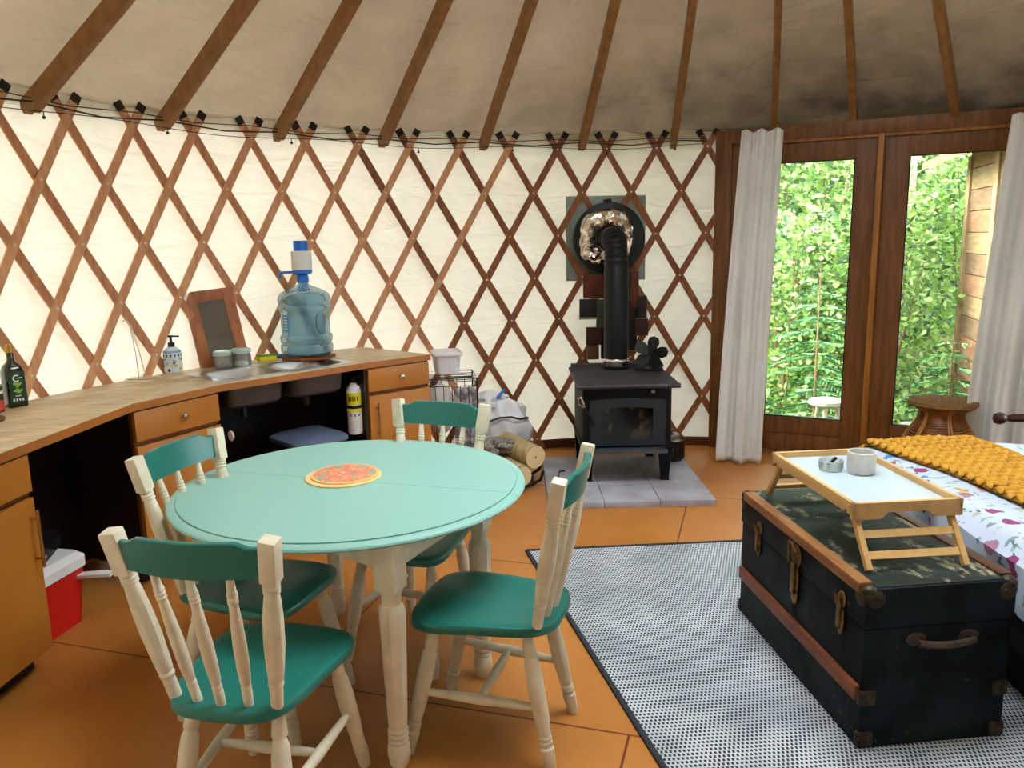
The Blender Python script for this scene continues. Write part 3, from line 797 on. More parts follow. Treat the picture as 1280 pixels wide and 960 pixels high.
for x, z, s_ in ((-.008, .112, .010), (.006, .108, .011), (.014, .112, .007), (0, .098, .008), (-.010, .078, .008), (.004, .074, .011), (.016, .08, .007), (-.002, .084, .008)): m.ball((x, -.0434, z), s_, (1, .08, .7), None, 10, 6)
m.build('label', [mat('label_green_dark', '#123b22', .5), white_pl, mat('label_leaf', '#8bbb2f', .5)], ob)
cn = thing('food_can', 'small black and red tin at the left edge beside the oil bottle', 'can', (-2.365, 3.535, CZ))
m = MB(); m.lathe([(.001, 0), (.042, 0), (.042, .12), (.001, .12)], n=28); m.build('can_body', mat('can_charcoal', '#35322f', .4), cn)
m = MB(); m.lathe([(.0424, .008), (.0424, .055)], n=28, cap=False); m.mi = 1; m.lathe([(.0427, .085), (.0427, .098)], n=28, cap=False); m.mi = 2; m.lathe([(.043, .118), (.0435, .121), (.041, .123)], n=28, cap=False); m.build('label', [mat('can_red', '#c2452f', .5), white_pl, steel], cn)
bw = MB(); bw.lathe([(.001, .012), (.05, .012), (.075, .032), (.082, .045), (.074, .045), (.04, .022), (.001, .02)], T(-2.315, 3.33, CZ), 32, cap=False); bw.lathe([(.001, 0), (.10, 0), (.105, .006), (.10, .012), (.001, .012)], T(-2.30, 3.32, CZ), 36)
tag(bw.build('wooden_dish', mat('dish_wood', '#8d5a33', .5, var='#74451f', scale=9)), 'round brown wooden dish at the left end of the counter', 'dish')

# ------------------------------------------------------------------ stove corner
hz = thing('hearth', 'low hearth of grey slate pavers under the wood stove', 'hearth', (.73, 5.2, 0))
for i in range(3):
    for j in range(3):
        m = MB(); x0 = .215+.348*i; y0 = 4.70+.348*j
        m.box((x0, y0, 0), (x0+.344, y0+.344, .038+.003*((i*2+j) % 3 == 1)), T(-.73, -5.2, 0), .003)
        m.build('paver', stone_m, hz)
st = thing('wood_stove', 'black cast iron wood stove with glass door standing on the slate hearth', 'wood stove', (.76, 5.42, .04))
def sb(name, mt, f, par=st, **k):
    m = MB(); f(m); return m.build(name, mt, par, **k)
def f(m):
    m.box((-.295, -.30, .225), (.295, .36, .655), bev=.006)
    m.box((-.305, -.31, .215), (.305, .365, .235), bev=.004)
    m.box((-.25, .36, .40), (.25, .39, .66))
sb('firebox', stove_m, f)
def f(m):
    m.prism([(-.335, -.375), (.335, -.375), (.335, .40), (-.335, .40)], .655, .672)
    m.cyl((-.335, -.375, .6625), (.335, -.375, .6625), .016, n=14)
    m.box((-.32, .34, .672), (.32, .40, .70))
sb('top_plate', stove_top, f)
def arch(m, w, h, t, z0, y, rise):
    pts = [(-w/2, z0), (w/2, z0), (w/2, z0+h)] + [(w/2-w*i/12, z0+h+rise*sin(pi*i/12)) for i in range(1, 12)] + [(-w/2, z0+h)]
    MM = Matrix(((1, 0, 0, 0), (0, 0, 1, y), (0, 1, 0, 0), (0, 0, 0, 1)))
    m.prism(pts, 0, t, MM)
def f(m):
    arch(m, .50, .305, .03, .255, -.332, .018)
dr = sb('stove_door', mat('door_iron', '#2c3038', .42, .3), f)
def f(m): arch(m, .335, .20, .006, .305, -.337, .012)
sb('door_glass', mat('sooty_glass', '#0d0b09', .12, spec=.6, var='#4a3b26', scale=7, stretch=(1.5, 1, .8), lo=.52, hi=.75), f, dr)
def f(m):
    m.tube([(-.225, -.355, .40), (-.26, -.37, .47), (-.29, -.375, .53)], .008, 8)
h_ = sb('door_handle', stove_m, f, dr)
def f(m): m.tube([(-.285, -.375, .52), (-.30, -.378, .57), (-.315, -.378, .60), (-.33, -.375, .585), (-.322, -.372, .55), (-.285, -.375, .52)], .006, 8)
sb('coil_grip', chrome, f, h_)
def f(m):
    m.box((-.27, -.43, .222), (.25, -.30, .238), bev=.004); m.box((-.27, -.43, .238), (.25, -.422, .25))
sb('ash_shelf', mat('shelf_grey', '#4e5256', .5, .4), f)
def f(m): m.lathe([(.001, 0), (.014, 0), (.016, .008), (.01, .014), (.001, .015)], T(.17, -.31, .615) @ Matrix.Rotation(pi/2, 4, 'X'), 18)
sb('draft_knob', chrome, f)
for sx, sy in ((-.26, -.27), (.26, -.27), (-.26, .32), (.26, .32)):
    m = MB(); m.prism([(-.03, -.03), (.03, -.03), (.03, .03), (-.03, .03)], .0, .006, T(sx, sy, 0))
    m.mi = 0
    A = loop(m.bm, [(sx-.024, sy-.024), (sx+.024, sy-.024), (sx+.024, sy+.024), (sx-.024, sy+.024)], .006); B = loop(m.bm, [(sx-.042, sy-.03), (sx+.042, sy-.03), (sx+.042, sy+.03), (sx-.042, sy+.03)], .222); skirt(m.bm, A, B)
    for f_ in m.bm.faces: f_.smooth = False
    m.build('leg', stove_m, st)
# stove pipe: collar, pipe, corrugated elbow to the wall
sp_ = thing('stove_pipe', 'black stove pipe rising from the stove and bending into the wall', 'stove pipe', (.765, 5.72, .712))
m = MB(); m.lathe([(.098, 0), (.098, .022), (.09, .024)], n=36, cap=False); m.build('collar', stove_m, sp_)
m = MB(); m.lathe([(.0905, .022), (.093, .03), (.0905, .048), (.093, .056), (.0905, .074), (.089, .076)], n=36, cap=False); m.cyl((.09, -.05, .05), (.112, -.055, .052), .008, n=8); m.build('steel_band', mat('polished_band', '#ece8e0', .18, 1.), sp_)
m = MB(); m.lathe([(.088, .0), (.088, .73), (.085, .735), (.085, .77)], n=40, cap=False); m.build('pipe', pipe_m, sp_)
m = MB()
pts = []; rfs = []
EL = []
for i in range(61):
    t = i/60
    a = t*pi/2
    EL.append(Vector((0-.0*t, .17*(1-cos(a)), .77+.17*sin(a))))
EL = EL + [Vector((0, .17+.05*i, .94)) for i in (1, 2, 3)]
m.tube(EL, 1, 32, rf=lambda t: .083+.0035*sin(t*62*1.0*pi/3.2) if t < .9 else .083)
m.build('elbow', pipe_m, sp_)
# thimble on the wall
th = thing('wall_thimble', 'square galvanised plate with black collar where the pipe leaves the wall', 'wall thimble', (.745, 6.13, 1.65), radians(1))
m = MB(); m.box((-.305, .048, -.32), (.305, .054, .32), bev=.001)
for x in (-.28, 0, .28):
    for z in (-.295, 0, .295):
        if x or z: m.cyl((x, .042, z), (x, .05, z), .009, n=8)
m.build('plate', galv, th)
m = MB(); m.lathe([(.13, -.045), (.265, -.045), (.27, -.04), (.27, .045), (.26, .05), (.14, .05), (.13, .04)], T(.015, 0, 0) @ Matrix.Rotation(pi/2, 4, 'X'), 56, cap=False); m.build('collar', mat('thimble_black', '#10161a', .4, .3), th)
m = MB(); random.seed(11)
o_ = [(.222+.03*random.random())*(1 if k % 2 else .86) for k in range(9)]
def ff(u, v):
    a = 2*pi*u+.3; k = u*9; i = int(k) % 9; q = k-int(k); ro = o_[i]*(1-q)+o_[(i+1) % 9]*q
    r = .085+(ro-.085)*v
    return Vector((.01+r*cos(a)-.015*v, -.058-.010*sin(a*13+v*9)*v-.007*sin(a*29+v*31)-.022*sin(pi*v), r*sin(a)))
m.grid(ff, 40, 6, wrap=True, smooth=False); m.build('foil_wrap', foil_m, th, solid=.002)
m = MB(); m.tube([(.0, -.05, .27), (-.02, -.07, .285), (.02, -.08, .29)], .006, 6); m.box((-.03, -.055, .262), (.03, -.02, .29)); m.build('damper_clip', black_void, th)

# patchwork of wooden blocks behind the pipe
pw = thing('patchwork_panel', 'patchwork of dark, red and green wooden blocks hung behind the stove pipe', 'wall panel', (.745, 6.04, 1.1))
bm_ = {'r': mat('block_rust', '#6b2c14', .6, var='#51200e', scale=9), 'k': mat('block_black', '#15110f', .6), 'g': mat('block_moss', '#4b5344', .8, bump=.5, bscale=60), 'd': mat('block_maroon', '#3c140c', .6), 'b': mat('block_brown', '#5c3a22', .6, bump=.6, bscale=30)}
for x0, x1, z0, z1, c, dpt in ((-.19, -.035, .105, .285, 'r', .04), (-.035, .045, .095, .30, 'k', .05), (-.22, -.09, -.035, .10, 'k', .06), (-.09, .03, -.12, .095, 'g', .045), (-.17, -.055, -.25, -.115, 'd', .05),
                            (-.055, .06, -.36, -.12, 'k', .045), (-.165, -.075, -.36, -.255, 'b', .06), (.22, .29, -.05, .115, 'k', .05), (.20, .30, -.185, -.055, 'd', .055), (.17, .23, .02, .30, 'r', .03), (.03, .22, -.3, .30, 'k', .02)):
    m = MB(); m.box((x0, -dpt, z0), (x1, .0, z1), bev=.003); m.build('block', bm_[c], pw)
m = MB(); m.box((-.222, -.062, -.052), (-.088, .0, -.037)); m.build('ledge', mat('pale_ledge', '#8d8266', .6), pw)
# heat powered fan
fn = thing('stove_fan', 'black heat-powered fan with rounded blades on top of the stove', 'fan', (.985, 5.60, .714), radians(-8))
m = MB(); m.box((-.10, -.045, 0), (.10, .045, .02), bev=.003)
m.beam((-.06, 0, .02), (-.02, .01, .12), .05, .012, (0, 1, 0)); m.beam((.085, 0, .02), (.03, .01, .12), .05, .012, (0, 1, 0)); m.box((-.035, -.03, .10), (.045, .03, .135), bev=.004)
for k in range(5): m.box((-.05+.02*k, .0, .13), (-.044+.02*k, .05, .17))
m.build('fan_base', black_void, fn)
m = MB(); m.cyl((.01, -.03, .13), (.01, -.062, .13), .016, n=16); m.build('hub', black_void, fn)
for k in range(5):
    m = MB(); a = radians(90+72*k-12)
    MM = T(.01, -.055, .13) @ Matrix.Rotation(-a, 4, 'Y') @ Matrix.Rotation(radians(18), 4, 'X')
    pts = [(.01, -.016), (.04, -.036), (.075, -.048), (.112, -.036), (.124, 0), (.112, .034), (.075, .042), (.04, .03), (.01, .016)]
    m.prism([(x, y) for x, y in pts], -.001, .001, MM @ Matrix.Rotation(pi/2, 4, 'X')); m.build('blade', black_void, fn)
# lidded ash pot
ap = thing('ash_pot', 'black pot with shiny lid on the hearth right of the stove', 'pot', (1.163, 5.63, .042))
m = MB(); m.lathe([(.001, 0), (.08, 0), (.095, .02), (.098, .15), (.10, .155)], n=32, cap=False); m.build('pot_body', black_void, ap)
m = MB(); m.lathe([(.103, .155), (.10, .165), (.075, .185), (.03, .197), (.012, .2), (.012, .215), (.018, .222), (.001, .228)], n=32, cap=False); m.build('lid', mat('pot_lid_steel', '#a8a5a0', .25, .9), ap)
# poker leaning
pk = thing('fire_poker', 'black iron poker lying across the left side of the hearth', 'poker', (.27, 4.90, .045))
m = MB(); m.tube([(0, 0, .008), (.012, .10, .010), (.03, .26, .014), (.045, .38, .02), (.06, .40, .02), (.085, .395, .02)], .0055, 8); m.build('rod', black_void, pk)
m = MB(); m.cyl((0, .02, .010), (-.006, -.06, .012), .011, n=10); m.build('grip', black_void, pk)

# ------------------------------------------------------------------ logs, bag, crate
bark = mat('birch_bark', '#d3bd8b', .85, var='#a88f5e', scale=10, stretch=(1, 1, 6), bump=.6, bscale=25)
endm = mat('log_end', '#e3c894', .8)
N, L, b = nodes(endm)
wv = N.new('ShaderNodeTexWave'); wv.wave_type = 'RINGS'; wv.rings_direction = 'SPHERICAL'; wv.inputs['Scale'].default_value = 28; wv.inputs['Distortion'].default_value = 2
tc = N.new('ShaderNodeTexCoord'); L.new(tc.outputs['Object'], wv.inputs['Vector'])
rp = N.new('ShaderNodeValToRGB'); rp.color_ramp.elements[0].color = lin('#d2b27a'); rp.color_ramp.elements[1].color = lin('#ebd5a6'); L.new(wv.outputs['Color'], rp.inputs['Fac']); L.new(rp.outputs['Color'], b.inputs['Base Color'])
def log(p, q, r, label):
    p = Vector(p); q = Vector(q); d = (q-p); Ln = d.length
    o = thing('firewood_log', label, 'log', tuple(p), 0, 'firewood logs by the stove')
    o.rotation_euler = d.to_track_quat('Z', 'Y').to_euler()
    m = MB(); m.lathe([(r*.985, 0), (r*1.02, .02), (r*.98, Ln*.4), (r*1.03, Ln*.7), (r, Ln)], n=28, cap=False); m.build('bark', bark, o)
    for zz in (0, Ln):
        m = MB(); m.lathe([(.007, zz), (r*.97, zz+(.001 if zz == 0 else -.001))], n=28, cap=False); m.mi = 1; m.lathe([(.0005, zz), (.007, zz)], n=28, cap=False); m.build('cut_end', [endm, mat('log_pith', '#7a5a33', .8)], o)
log((.150, 5.13, .215), (-.06, 5.46, .235), .079, 'pale round firewood log on top of the small pile')
log((.055, 5.05, .105), (-.13, 5.40, .115), .074, 'pale firewood log under the top one, on the iron cradle')
log((-.095, 5.10, .10), (-.25, 5.42, .11), .066, 'firewood log at the left of the pile, half hidden by the table')
lc = thing('log_cradle', 'black iron cradle holding the firewood logs on the floor', 'log holder', (.02, 5.15, 0))
for dy in (-.02, .22):
    m = MB(); m.tube([(-.22, dy, .15), (-.19, dy, .06), (-.10, dy, .022), (0, dy, .014), (.10, dy, .022), (.16, dy, .06), (.18, dy, .12)], .011, 8); m.build('hoop', black_void, lc)
m = MB()
for x, z in ((-.15, .036), (-.03, .014), (.11, .022)): m.cyl((x, -.02, z), (x, .22, z), .009, n=8)
m.build('rails', black_void, lc)

def crumple(m, c, r, sc, seed, n=26, amp=.16):
    rnd = random.Random(seed); ph = [rnd.uniform(0, 6) for _ in range(8)]
    def f(u, v):
        a = 2*pi*u; b_ = pi*(v-.5)
        d = Vector((cos(a)*cos(b_), sin(a)*cos(b_), sin(b_)))
        k = 1+amp*(abs(sin(3*a+ph[0]+2*sin(2*b_+ph[1])))*cos(b_)+.5*sin(7*a+ph[2]+5*b_)*cos(b_)+.4*sin(9*b_+ph[3]+3*sin(a)))
        return Vector((c[0]+d.x*r*sc[0]*k, c[1]+d.y*r*sc[1]*k, c[2]+d.z*r*sc[2]*(1+.5*(k-1))))
    m.grid(f, n*2, n, smooth=False, wrap=True)
bagm = mat('white_bag', '#f6f6fa', .4, bump=.5, bscale=18)
bg = thing('white_bag', 'crumpled white plastic bag slumped between the crate and the firewood', 'bag', (-.09, 5.62, 0))
m = MB(); crumple(m, (0, 0, .27), .185, (.95, .8, 1.45), 4, 34, .24); m.build('bag_body', bagm, bg)
m = MB(); crumple(m, (-.06, 0, .50), .07, (1.5, 1.2, 1.2), 9, 14, .25); m.build('bag_neck', bagm, bg)
m = MB(); m.tube([(-.22, -.15, .36), (-.10, -.19, .39), (0, -.195, .425), (.08, -.18, .425), (.14, -.14, .40), (.2, -.10, .40)], .008, 6); m.build('strap', black_void, bg)
m = MB(); m.tube([(-.02, -.10, .545), (.01, -.09, .58), (.035, -.07, .60)], .011, 6); m.build('blue_tie', blue_pl, bg)
m = MB(); crumple(m, (-.10, 5.30, .255), .075, (1.8, 1.0, .75), 21, 14, .3)
tag(m.build('newspaper', mat('newsprint', '#a69e90', .9, var='#55504a', scale=60)), 'crumpled grey paper stuffed behind the firewood logs', 'paper')

wc = thing('wire_crate', 'tall black wire crate holding cloths between the cabinet and the bag', 'crate', (-.43, 5.42, 0), radians(8))
m = MB(); X, Y, Zt = .17, .17, .74
for z in (.03, .25, .5, Zt-.05, Zt):
    m.tube([(-X, -Y, z), (X, -Y, z), (X, Y, z), (-X, Y, z)], .0045, 6, closed=True)
for x, y in ((-X, -Y), (X, -Y), (X, Y), (-X, Y)): m.cyl((x, y, 0), (x, y, Zt), .0055, n=8)
m.build('frame', black_void, wc)
for k in range(5):
    m = MB(); x = -X+2*X*(k+1)/6
    m.tube([(x, -Y, Zt-.05), (x, -Y, .03), (x, Y, .03), (x, Y, Zt-.05)], .0028, 5); m.build('wire', black_void, wc)
m = MB()
for k in range(6): m.cyl((-X, -Y+2*Y*k/5, Zt-.02), (X, -Y+2*Y*k/5, Zt-.02), .003, n=6)
m.build('shelf_wires', black_void, wc)
m = MB(); crumple(m, (-.505, 5.42, .50), .11, (.9, .9, 1.6), 5, 20, .12)
tag(m.build('white_cloth', mat('cotton_white', '#e4e0d8', .9)), 'bundled white cloth inside the wire crate', 'cloth')
m = MB()
m.grid(lambda u, v: Vector((-.40+.155*u, 5.33+.06*u+.012*sin(u*16+v*3), .06+.60*v)), 40, 30)
pm = mat('grey_patterned_fabric', '#c9c2c6', .9, var='#857b82', scale=22, lo=.45, hi=.56)
tag(m.build('patterned_cloth', pm, solid=.006), 'grey patterned cloth hanging inside the wire crate', 'cloth')
tb = thing('storage_tub', 'white plastic tub with lid on top of the wire crate', 'tub', (-.455, 5.45, .755), radians(10))
m = MB(); A = loop(m.bm, rrect(0, 0, .16, .20, .03), 0); B = loop(m.bm, rrect(0, 0, .19, .24, .035), .135); skirt(m.bm, A, B); m.bm.faces.new(list(reversed(A))); m.bm.faces.new(B); m.build('tub_body', mat('milky_plastic', '#ecebf0', .4), tb)
m = MB(); A = loop(m.bm, rrect(0, 0, .21, .26, .03), .13); B = loop(m.bm, rrect(0, 0, .21, .26, .03), .144); C_ = loop(m.bm, rrect(0, 0, .19, .24, .03), .15); skirt(m.bm, A, B); skirt(m.bm, B, C_); m.bm.faces.new(C_); m.bm.faces.new(list(reversed(A))); m.build('lid', white_pl, tb)

# ------------------------------------------------------------------ round table
TX, TY, TR, TZ = -.598, 2.815, .640, .792
tb = thing('dining_table', 'round teal-topped dining table with cream turned legs', 'table', (TX, TY, 0))
SA = radians(-16.6)
for k in range(2):
    m = MB()
    prof = [(.001, TZ), (TR-.034, TZ), (TR-.0335, TZ-.007), (TR-.0305, TZ-.007), (TR-.030, TZ-.0035), (TR-.012, TZ-.006), (TR-.003, TZ-.011), (TR, TZ-.017), (TR-.004, TZ-.023), (TR-.02, TZ-.026), (.001, TZ-.026)]
    off = .0008
    MM = Rz(SA+k*pi) @ T(0, off, 0)
    m.lathe(prof, MM, 72, 0, pi)
    m.build('tabletop', teal_lit, tb)
LEG = [(.212, -.533), (.464, -.007), (-.212, .533), (-.464, .007)]
def legrows(h0, h1):
    # heights -> t
    H_ = h1
    R_ = [(0, .022, 0), (.012, .030, 0), (.045, .037, 0), (.075, .036, 0), (.088, .030, 0), (.096, .034, 0), (.106, .030, 0), (.114, .034, 0), (.124, .030, 0), (.132, .034, 0), (.142, .029, 0), (.155, .030, .7),
          (.30, .034, 1), (.46, .038, 1), (.535, .040, 1), (.55, .038, .6), (.562, .030, 0), (.59, .031, 0), (.60, .036, 0), (.612, .036, 0)]
    return [(z/H_, r, s) for z, r, s in R_]
for (x, y) in LEG:
    m = MB(); m.turned((x, y, 0), (x, y, .765), legrows(0, .765), up=(.43, .9, 0))
    m.prism([(-.036, -.036), (.036, -.036), (.036, .036), (-.036, .036)], .61, .765, T(x, y, 0) @ Rz(atan2(.526, .252)-pi/2))
    m.build('leg', cream, tb)
for i in range(4):
    p = Vector(LEG[i]+(.715,)); q = Vector(LEG[(i+1) % 4]+(.715,)); d = (q-p).normalized()
    m = MB(); m.beam(p+d*.02, q-d*.02, .02, .10); m.build('apron', cream, tb)

for nm, r, z, lab in (('trivet', .142, TZ+.0005, 'larger round cream trivet, lower one under the red patterned one'), ('trivet', .128, TZ+.0065, 'round red and orange patterned trivet, upper one on the table')):
    m = MB(); cxy = (-.642, 2.868) if r > .13 else (-.637, 2.875)
    m.lathe([(.001, z), (r, z), (r+.0005, z+.003), (r-.002, z+.006), (.001, z+.006)], T(*cxy, 0), 56)
    pm = mat('trivet_cork', '#e8c98a', .7)
    if r < .13:
        N, L, b = nodes(pm)
        tc = N.new('ShaderNodeTexCoord'); sub = N.new('ShaderNodeVectorMath'); sub.operation = 'SUBTRACT'; sub.inputs[1].default_value = (*cxy, z+.006)
        L.new(tc.outputs['Object'], sub.inputs[0])
        ln = N.new('ShaderNodeVectorMath'); ln.operation = 'LENGTH'; L.new(sub.outputs[0], ln.inputs[0])
        vo = N.new('ShaderNodeTexVoronoi'); vo.inputs['Scale'].default_value = 42; L.new(sub.outputs[0], vo.inputs['Vector'])
        nz = N.new('ShaderNodeTexNoise'); nz.inputs['Scale'].default_value = 30; L.new(sub.outputs[0], nz.inputs['Vector'])
        rp = N.new('ShaderNodeValToRGB'); e = rp.color_ramp.elements; rp.color_ramp.interpolation = 'CONSTANT'
        e[0].position = 0; e[0].color = lin('#d8504a'); e[1].position = .32; e[1].color = lin('#e88a62')
        for p_, c_ in ((.46, '#dfb27a'), (.53, '#e2705c'), (.67, '#7fae98')): q_ = e.new(p_); q_.color = lin(c_)
        ad = N.new('ShaderNodeMath'); ad.operation = 'MULTIPLY_ADD'; ad.inputs[1].default_value = .55; L.new(vo.outputs['Distance'], ad.inputs[0])
        m2_ = N.new('ShaderNodeMath'); m2_.operation = 'MULTIPLY_ADD'; m2_.inputs[1].default_value = .6; L.new(nz.outputs['Fac'], m2_.inputs[0]); m2_.inputs[2].default_value = -.03
        L.new(m2_.outputs[0], ad.inputs[2]); L.new(ad.outputs[0], rp.inputs['Fac'])
        gt = N.new('ShaderNodeMath'); gt.operation = 'GREATER_THAN'; gt.inputs[1].default_value = .117; L.new(ln.outputs['Value'], gt.inputs[0])
        mx = N.new('ShaderNodeMixRGB'); mx.inputs[2].default_value = lin('#e9b96c'); L.new(gt.outputs[0], mx.inputs[0]); L.new(rp.outputs['Color'], mx.inputs[1]); L.new(mx.outputs[0], b.inputs['Base Color'])
    tag(m.build(nm, pm), lab, 'trivet')

# ------------------------------------------------------------------ chairs
def seat_mesh():
    m = MB(); n = 72; tops = []
    def outline(a):
        # superellipse with narrower rear; local +y is the front
        c, s_ = cos(a), sin(a); e = .42
        x = (abs(c)**e)*(1 if c > 0 else -1); y = (abs(s_)**e)*(1 if s_ > 0 else -1)
        w = .202+.030*y
        yy = .235*y+.012*(1-x*x)*y
        return x*w, yy+.018
    rings = []
    for sc_, dz in ((.0, None), (.25, None), (.5, None), (.7, None), (.85, None), (.94, None), (.985, -.003), (1.0, -.010), (1.0, -.026), (.975, -.034), (.5, -.034), (0., -.034)):
        ring_ = []
        if sc_ == 0.:
            v = m.bm.verts.new((0, .018, .482-.010 if dz is None else .482+dz)); rings.append([v]); continue
        for i in range(n):
            x, y = outline(2*pi*i/n+.0001); x *= sc_; yy = .018+(y-.018)*sc_
            top = .482-.010*max(0, 1-(sc_/.9)**2)
            yn = yy/.25
            wave = .007*sin(max(0, yn-.25)*3.2)*(cos(x/.2*2.6)) - .016*max(0, yn-.62)**1.2
            z = top+wave+(dz or 0)
            if dz is not None and dz <= -.026: z = .482+dz+wave*.8
            ring_.append(m.bm.verts.new((x, yy, z)))
        rings.append(ring_)
    for A, B in zip(rings, rings[1:]):
        for i in range(n):
            j = (i+1) % n
            if len(A) == 1: f = m.bm.faces.new([A[0], B[i], B[j]])
            elif len(B) == 1: f = m.bm.faces.new([A[i], A[j], B[0]])
            else: f = m.bm.faces.new([A[i], A[j], B[j], B[i]])
            f.smooth = True
    return m
POST = [(0, .0165, 0), (.10, .0175, 0), (.125, .0165, 0), (.135, .0195, 0), (.15, .0205, 0), (.165, .0165, 0), (.175, .020, 0), (.195, .0205, .1), (.24, .022, .5), (.40, .025, 1), (.55, .024, .9), (.66, .0205, .4), (.70, .0175, 0),
        (.705, .0215, 0), (.715, .0215, 0), (.722, .018, 0), (.728, .0215, 0), (.738, .0215, 0), (.745, .018, 0), (.751, .0215, 0), (.760, .0215, 0), (.768, .0185, 0)]
SPN = [(0, .0125, 0), (.13, .0135, 0), (.14, .0115, 0), (.155, .0135, 0), (.17, .0135, 0), (.185, .0115, 0), (.20, .0135, 0), (.32, .0165, .6), (.5, .017, .8), (.66, .0145, .5), (.80, .0115, 0), (.808, .0135, 0), (.822, .0135, 0), (.83, .011, 0), (.838, .0135, 0), (.852, .0135, 0), (.86, .011, 0), (.868, .0135, 0), (.88, .0135, 0), (.89, .0115, 0), (.96, .010, 0), (1, .009, 0)]
LEGC = [(0, .018, 0), (.05, .019, .8), (.16, .0225, .9), (.175, .018, 0), (.19, .0215, 0), (.205, .0215, 0), (.215, .018, 0), (.225, .0215, 0), (.24, .0215, 0), (.25, .018, 0), (.26, .021, 0), (.275, .021, .2), (.40, .0245, 1), (.62, .026, 1), (.76, .0235, .6), (.80, .018, 0), (.815, .022, 0), (.84, .0215, 0), (.93, .017, 0), (1, .016, 0)]
def make_chair(label, loc, rz):
    t = thing('dining_chair', label, 'chair', loc, rz, 'teal and cream chairs around the round table')
    seat_mesh().build('seat', teal, t)
    B = [Vector((s*.146, -.17, .477)) for s in (-1, 1)]; Tt = [Vector((s*.212, -.262, .975)) for s in (-1, 1)]
    for k in range(2):
        m = MB(); d = Tt[k]-B[k]; blk = B[k]+d*.768
        rows = [(tt/.768, r, s) for tt, r, s in POST]
        m.turned(B[k], blk, rows, up=(0, 1, 0))
        m.beam(blk-d*.004, B[k]+d, .046, .043, (0, 1, 0), bev=.006)
        m.build('back_post', cream, t)
    # crest rail: bowed back, raised centre
    m = MB(); n = 28; prev = None
    L_ = B[0]+(Tt[0]-B[0])*.90; R_ = B[1]+(Tt[1]-B[1])*.90
    tilt = Vector((0, -.185, 1)).normalized()
    for i in range(n+1):
        u = i/n; p = L_.lerp(R_, u)+Vector((0, -.034*sin(pi*u), 0))
        sh = min(1, max(0, (min(u, 1-u)-.10)/.09)); sh = sh*sh*(3-2*sh)
        hi = .028+.016*sh; lo = -.052-.006*sin(pi*u)
        q = [p+tilt*lo+Vector((0, -.010, 0)), p+tilt*lo+Vector((0, .010, 0)), p+tilt*(hi-.003)+Vector((0, .010, 0)), p+tilt*hi+Vector((0, .006, 0)), p+tilt*hi+Vector((0, -.006, 0)), p+tilt*(hi-.003)+Vector((0, -.010, 0))]
        cur = [m.bm.verts.new(v) for v in q]
        if prev:
            for j in range(6): m.bm.faces.new([prev[j], prev[(j+1) % 6], cur[(j+1) % 6], cur[j]])
        else: m.bm.faces.new(cur)
        prev = cur
    m.bm.faces.new(list(reversed(prev)))
    m.build('crest_rail', teal, t)
    for x in (-.073, 0, .073):
        m = MB(); u = (x*1.30+.19)/.38
        top = L_.lerp(R_, u)+Vector((0, -.034*sin(pi*u), 0))+tilt*(-.05)
        m.turned((x, -.178-.012*(1-abs(x)/.1), .474), top, SPN, n=16, up=(0, 1, 0)); m.build('spindle', cream, t)
    FT = [Vector((s*.195, .262, 0)) for s in (-1, 1)]+[Vector((s*.165, -.215, 0)) for s in (-1, 1)]
    TP = [Vector((s*.150, .165, .455)) for s in (-1, 1)]+[Vector((s*.122, -.125, .455)) for s in (-1, 1)]
    for p, q in zip(FT, TP):
        m = MB(); m.turned(p, q, LEGC, n=20, up=(0, 1, 0)); m.build('leg', cream, t)
    def at(i, z): return FT[i].lerp(TP[i], z/.455)
    strp = [(0, .011, 0), (.12, .013, 0), (.5, .0175, .3), (.88, .013, 0), (1, .011, 0)]
    mids = []
    for s in (0, 1):
        m = MB(); p, q = at(s, .215), at(s+2, .20); m.turned(p, q, strp, n=14, up=(0, 0, 1)); m.build('stretcher', cream, t); mids.append(p.lerp(q, .5))
    m = MB(); m.turned(mids[0], mids[1], strp, n=14, up=(0, 0, 1)); m.build('stretcher', cream, t)
    return t
def hd(fx, fy): return atan2(-fx, fy)      # local +y -> (fx, fy)
ch = make_chair('teal and cream spindle-back chair nearest the camera, its back to us', (-.740, 2.070, 0), hd(.188, .982))
for lab, loc, f_ in (('teal and cream chair at the right side of the table beside the rug', (-.058, 2.462, 0), (-.955, .290)),
                    ('teal and cream chair behind the table, in front of the wire crate', (-.407, 3.107, 0), (-.372, -.928)),
                    ('teal and cream chair at the left side of the table by the counter', (-.945, 2.658, 0), (.959, -.283))):
    c = copy_tree(ch); c['label'] = lab; c.location = loc; c.rotation_euler.z = hd(*f_)

# ------------------------------------------------------------------ rug
rm = mat('rug_weave', '#c9ccd0', .9)
N, L, b = nodes(rm)
tc = N.new('ShaderNodeTexCoord'); sp_ = N.new('ShaderNodeSeparateXYZ'); L.new(tc.outputs['Object'], sp_.inputs[0])
def mth(op, a, b_=None, c_=None):
    n_ = N.new('ShaderNodeMath'); n_.operation = op
    for i, v in enumerate((a, b_, c_)):
        if v is None: continue
        if isinstance(v, (int, float)): n_.inputs[i].default_value = v
        else: L.new(v, n_.inputs[i])
    return n_.outputs[0]
PX, PY = .0150, .0190
row = mth('FLOOR', mth('DIVIDE', sp_.outputs['Y'], PY))
xo = mth('ADD', mth('DIVIDE', sp_.outputs['X'], PX), mth('MULTIPLY', row, .5))
fx = mth('ABSOLUTE', mth('SUBTRACT', mth('FRACT', xo), .5)); fy = mth('ABSOLUTE', mth('SUBTRACT', mth('FRACT', mth('DIVIDE', sp_.outputs['Y'], PY)), .5))
dot = mth('MULTIPLY', mth('LESS_THAN', fx, .27), mth('LESS_THAN', fy, .32))
